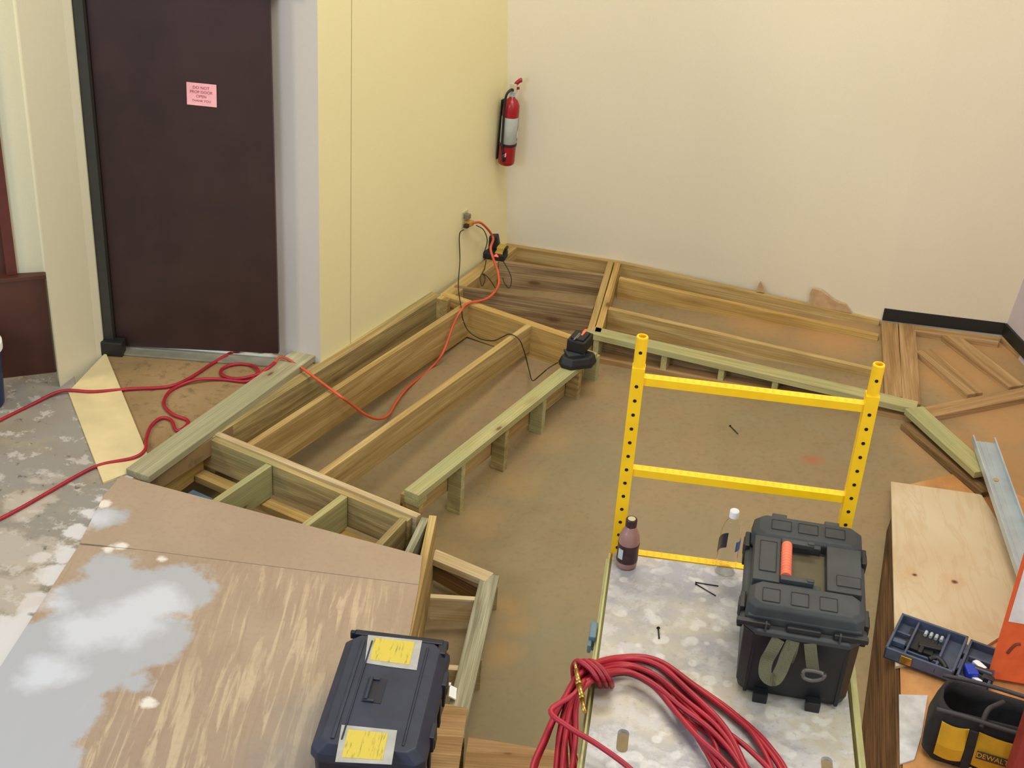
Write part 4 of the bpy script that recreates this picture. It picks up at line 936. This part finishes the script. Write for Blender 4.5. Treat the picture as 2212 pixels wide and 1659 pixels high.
bm = bmesh.new(); q = w2l(g0, math.atan2(dg_.y, dg_.x), at(2138, 1036, .012)); CYL(bm, (q.x, W_ * .5, .0036), .016, .0014, 24); link('knockout', bm, M_LPLY if False else plain('tan_knockout', L(176, 152, 100), .6), ch)

# ------------------------------------------------------------------ open tool case
ZC = -.08; A_ = at(1945, 1322, -.02); B2_ = at(2092, 1374, -.02); C_ = at(2062, 1462, -.02); D_ = at(1912, 1398, -.02)
cx_ = (B2_ - A_); cxl = cx_.length; rzc = math.atan2(cx_.y, cx_.x); org = Vector((D_.x, D_.y, ZC)); cw = (A_ - D_).length
tc = thing('tool_case', 'open blue-grey plastic tool case with moulded compartments on the light plywood', 'tool case', org, rzc)
M_CASE = plain('blue_grey_case_plastic', L(74, 84, 106), .45, var=.2)
def tray(x0, x1, y0, y1, h, name):
    bm = bmesh.new(); B(bm, ((x0 + x1) / 2, (y0 + y1) / 2, .006), (x1 - x0, y1 - y0, .012))
    for c, s in ((((x0 + x1) / 2, y0 + .006, h / 2), (x1 - x0, .012, h)), (((x0 + x1) / 2, y1 - .006, h / 2), (x1 - x0, .012, h)), ((x0 + .006, (y0 + y1) / 2, h / 2), (.012, y1 - y0, h)), ((x1 - .006, (y0 + y1) / 2, h / 2), (.012, y1 - y0, h))): B(bm, c, s)
    return bm
bm = tray(0, cxl - .006, 0, cw, .06, 't'); B(bm, (.085, cw / 2, .035), (.010, cw, .03)); B(bm, (cxl * .72, cw / 2, .03), (.012, cw, .03)); B(bm, (cxl * .5, .055, .028), (cxl * .5, .008, .03)); B(bm, (.04, cw * .6, .025), (.07, .01, .03)); B(bm, (.04, cw * .35, .03), (.06, .03, .03))
link('lower_shell', bm, M_CASE, tc, bevel=.004)
bm = bmesh.new(); B(bm, (cxl * .40, cw * .60, .022), (cxl * .42, cw * .5, .012)); link('compartment_liner', bm, M_BPLAS2, tc)
for i in range(4):
    bm = bmesh.new(); CYL(bm, (.13 + i * .024, cw * .80, .036), .008, .03, 12, 'Y'); link('socket_bit', bm, M_STEEL, tc)
bm = bmesh.new(); B(bm, (.17, cw * .52, .034), (.10, .035, .018), Matrix.Rotation(.2, 3, 'Z')); B(bm, (.14, cw * .36, .034), (.02, .05, .016)); link('black_tool', bm, M_BPLAS2, tc, bevel=.006)
bm = bmesh.new(); TUBE(bm, catmull([(cxl * .60, .05, .04), (cxl * .68, .075, .045), (cxl * .78, .06, .045), (cxl * .86, .03, .04)], 5), .012, 10); link('curved_grip', bm, M_BPLAS2, tc)
bm = tray(cxl + .004, cxl * 1.47, 0, cw, .05, 'l'); B(bm, (cxl * 1.3, cw * .62, .025), (.14, .012, .03)); link('upper_shell', bm, M_CASE, tc, bevel=.004)
for q_ in (.3, .7):
    bm = bmesh.new(); CYL(bm, (cxl, cw * q_, .045), .007, .07, 12, 'Y'); link('hinge', bm, M_CASE, tc)
bm = bmesh.new(); B(bm, (cxl * 1.18, .07, .04), (.05, .07, .04), Matrix.Rotation(.5, 3, 'Z')); link('blue_battery', bm, M_BLUE, tc, bevel=.006)
bm = bmesh.new(); CYL(bm, (cxl * 1.33, .09, .05), .016, .08, 16, 'X'); B(bm, (cxl * 1.42, .06, .04), (.05, .03, .03)); link('drill_chuck', bm, plain('dark_grey_metal', L(70, 70, 76), .35, .6), tc, bevel=.003)
bm = bmesh.new(); B(bm, (cxl * 1.28, .04, .035), (.05, .02, .01), Matrix.Rotation(-.4, 3, 'Z')); link('white_strip', bm, M_WHITEP, tc)
bm = bmesh.new(); B(bm, (cxl * 1.25, .15, .03), (.06, .03, .012), Matrix.Rotation(-.6, 3, 'Z')); link('white_strip', bm, M_WHITEP, tc)
bm = bmesh.new(); B(bm, (.10, -.004, .032), (.05, .010, .040)); link('latch', bm, M_BRASS, tc, bevel=.002)

# ------------------------------------------------------------------ tool bag
ZB = .17; F0 = at(2040, 1532, ZB); F1 = at(2205, 1580, ZB); K0 = at(2012, 1470, ZB)
fx = (F1 - F0).normalized(); rb = math.atan2(fx.y, fx.x); bo = Vector((F0.x, F0.y, -.098)); bwid = .47; bdep = .20
tg = thing('tool_bag', 'open black canvas tool bag with yellow pockets lettered in black', 'tool bag', bo, rb)
M_CANV = plain('black_canvas', L(34, 32, 34), .8, var=.3, sc=30, bump=.3); M_YCAN = plain('yellow_canvas', L(206, 158, 30), .75, var=.15, sc=8)
H_ = ZB + .098
bm = bmesh.new(); n = 14
def bagloop(z, out, c=.05):
    pts = []
    x0, x1, y0, y1 = -.03 - out, bwid + out, -out, bdep + out
    for cx_, cy_, a0 in ((x1 - c, y0 + c, -90), (x1 - c, y1 - c, 0), (x0 + c, y1 - c, 90), (x0 + c, y0 + c, 180)):
        for i in range(5):
            a = math.radians(a0 + i * 22.5); pts.append((cx_ + c * math.cos(a), cy_ + c * math.sin(a), z + .008 * math.sin(i + cx_ * 20)))
    return [bm.verts.new(p) for p in pts]
Ls = [bagloop(0.002, .0), bagloop(.03, .018), bagloop(.12, .024), bagloop(.21, .008), bagloop(H_, -.006), bagloop(H_, -.018), bagloop(.2, -.012), bagloop(.06, -.01), bagloop(.03, -.02)]
for a, b in zip(Ls, Ls[1:]):
    for i in range(20): bm.faces.new((a[i], a[(i + 1) % 20], b[(i + 1) % 20], b[i]))
bm.faces.new(Ls[0][::-1]); bm.faces.new(Ls[-1]); link('bag_body', bm, M_CANV, tg, smooth=True)
bm = bmesh.new(); lp = [(-.03, -.012, H_), (.1, -.014, H_ + .004), (.25, -.012, H_ - .004), (.46, -.01, H_)]; TUBE(bm, catmull(lp, 5), .009, 8); lp = [(-.03, bdep + .01, H_), (.15, bdep + .012, H_ + .012), (.46, bdep + .01, H_)]; TUBE(bm, catmull(lp, 5), .009, 8); link('rim_piping', bm, plain('charcoal_piping', L(62, 60, 64), .7), tg)
for (xa, xb, nm) in ((.012, .112, 0), (.150, .36, 1)):
    bm = bmesh.new(); R_ = []
    for i in range(7):
        t = i / 6; x = xa + (xb - xa) * t; bulge = .014 * math.sin(t * math.pi)
        sl2 = .03 * (1 - t) if nm == 0 else 0
        R_.append([bm.verts.new((x - sl2 * .3, y - bulge, z)) for y, z in ((-.030, .055), (-.038, .12), (-.018, .215), (-.010, .215), (-.028, .12), (-.022, .055))])
    for a, b in zip(R_, R_[1:]):
        for k in range(6): bm.faces.new((a[k], a[(k + 1) % 6], b[(k + 1) % 6], b[k]))
    bm.faces.new(R_[0][::-1]); bm.faces.new(R_[-1]); pk = link('pocket', bm, M_YCAN, tg)
    if nm: 
        bm = bmesh.new(); B(bm, (.222, -.0535, .135), (.125, .002, .036), Matrix.Rotation(math.radians(-8), 3, 'X')); lbp = link('logo_patch', bm, plain('dark_brown_patch', L(66, 52, 44), .6), pk)
        text('DEWALT', .031, M_YCAN, lbp, (.222, -.0548, .135), (math.radians(82), 0, 0), 'logo_lettering')
bm = bmesh.new(); B(bm, (.131, -.034, .13), (.034, .010, .2)); link('webbing_band', bm, M_CANV, tg, bevel=.002)
bm = bmesh.new(); TUBE(bm, catmull([(.15, -.02, H_ - .02), (.16, .03, H_ + .03), (.19, .1, H_ + .01), (.22, .16, H_ - .01)], 6), .011, 8); link('carry_handle', bm, plain('charcoal_strap', L(58, 56, 58), .7), tg)
bm = bmesh.new(); CYL(bm, (.155, -.045, .045), .008, .005, 14, 'Y'); link('rivet', bm, M_STEEL, tg)

# ------------------------------------------------------------------ orange cabinet and red post
oa = at(2131, 1464, -.078); ob = at(2212, 1478, -.078); od = (ob - oa).normalized(); orr = math.atan2(od.y, od.x)
oc = thing('metal_cabinet', 'bright orange metal cabinet corner with a white label plate at the right edge', 'cabinet', (oa.x, oa.y, -.078), orr)
bm = bmesh.new(); x1_, h1_, rr = .62, 1.1, .035
pts = [(rr - rr * math.cos(a), rr - rr * math.sin(a)) for a in [math.pi / 2 * i / 6 for i in range(7)]] + [(x1_, 0), (x1_, h1_), (0, h1_)]
pts = [(0, h1_), (0, rr)] + [(rr - rr * math.cos(a), rr - rr * math.sin(a)) for a in [math.pi / 2 * i / 6 for i in range(1, 7)]] + [(x1_, 0), (x1_, h1_)]
f_ = [bm.verts.new((x, 0, z)) for x, z in pts]; k_ = [bm.verts.new((x + .19, .30, z)) for x, z in pts]
bm.faces.new(f_); bm.faces.new(k_[::-1])
for i in range(len(pts)): bm.faces.new((f_[i], k_[i], k_[(i + 1) % len(pts)], f_[(i + 1) % len(pts)]))
link('shell', bm, M_LADO, oc, bevel=.004)
pl_ = w2l(oc.location, orr, onwall(2178, 1342, (oa.x, oa.y), (ob.x, ob.y)))
bm = bmesh.new(); B(bm, (pl_.x + .17, -.001, pl_.z + .25), (.34, .003, .5)); link('label_plate', bm, M_WHITEP, oc, bevel=.0012)
pl_ = w2l(oc.location, orr, onwall(2186, 1400, (oa.x, oa.y), (ob.x, ob.y)))
bm = bmesh.new(); TUBE(bm, catmull([(pl_.x - .012, -.0005, pl_.z - .03), (pl_.x - .002, -.0005, pl_.z), (pl_.x + .012, -.0005, pl_.z + .024), (pl_.x + .03, -.0005, pl_.z + .03)], 4), .0075, 6); link('scuff', bm, plain('brown_scuff', L(128, 62, 44), .7), oc)
rp = at(2160, 1745, -.098)
bm = bmesh.new(); B(bm, (.06, .03, .45), (.12, .06, .9)); B(bm, (.06, .03, .004), (.16, .1, .008))
o = link('steel_post', bm, M_LADR, None, (rp.x, rp.y, -.098), bevel=.003); tag(o, 'dark red steel post at the lower right corner, in front of the tool bag', 'post')

# ------------------------------------------------------------------ small things
def nail(a, b, z, label, rr=.0018, gp=None):
    p = at(*a, z + rr); q = at(*b, z + rr); bm = bmesh.new(); d = (q - p); TUBE(bm, [p, p + d * .5, q], rr, 8); TUBE(bm, [p, p - d.normalized() * .0008, p - d.normalized() * .0015], rr * 2.2, 10)
    return tag(link('nail', bm, M_NAIL), label, 'nail', gp)
nail((1503, 1258), (1552, 1266), DZ, 'dark nail near the water bottle, the straighter one pointing right', .002, 'nails on the deck')
nail((1504, 1262), (1546, 1287), DZ, 'dark nail near the water bottle, crossing under at an angle', .002, 'nails on the deck')
nail((1422, 1357), (1424, 1379), DZ, 'single dark screw lying alone in the middle of the deck', .0026, 'nails on the deck')
pn = onfloor(1577, 920); nail((1577, 920), (1594, 937), fz(pn.x, pn.y), 'loose nail on the brown floor behind the scaffold rungs', .003)
def shard(name, pts, label, cat='debris'):
    A__, B__ = bw[1], bw[3]; q = [onwall(x, y, XY(A__), XY(B__)) for x, y in pts]; nrm = Vector((-(B__ - A__).y, (B__ - A__).x, 0)).normalized()
    bm = bmesh.new(); f = [bm.verts.new(p - nrm * .016 + Vector((LEAN[0] * p.z, LEAN[1] * p.z, 0))) for p in q]; k = [bm.verts.new(p + nrm * .004 + Vector((LEAN[0] * p.z, LEAN[1] * p.z, 0))) for p in q]
    bm.faces.new(f); bm.faces.new(k[::-1])
    for i in range(len(q)): bm.faces.new((f[i], k[i], k[(i + 1) % len(q)], f[(i + 1) % len(q)]))
    return tag(link(name, bm, M_TAN), label, cat, 'torn wallboard scraps')
shard('torn_wallboard', [(1634, 628), (1640, 612), (1643, 606), (1647, 614), (1652, 630)], 'small pointed scrap of torn brown wallboard above the back joist')
shard('torn_wallboard', [(1744, 655), (1752, 648), (1750, 632), (1756, 620), (1776, 625), (1800, 645), (1814, 652), (1826, 655), (1840, 675)], 'larger ragged piece of torn brown wallboard nearer the black trim')
p = at(978, 1490, -.16); bm = bmesh.new(); B(bm, (0, 0, .02), (.035, .07, .006), Matrix.Rotation(.5, 3, 'Y')); B(bm, (-.02, .04, .03), (.02, .03, .005), Matrix.Rotation(-.4, 3, 'X'))
tag(link('plastic_scrap', bm, M_WHITEP, None, (p.x, p.y, -.195)), 'small white plastic scrap between the blue-black toolbox and step frame', 'scrap')
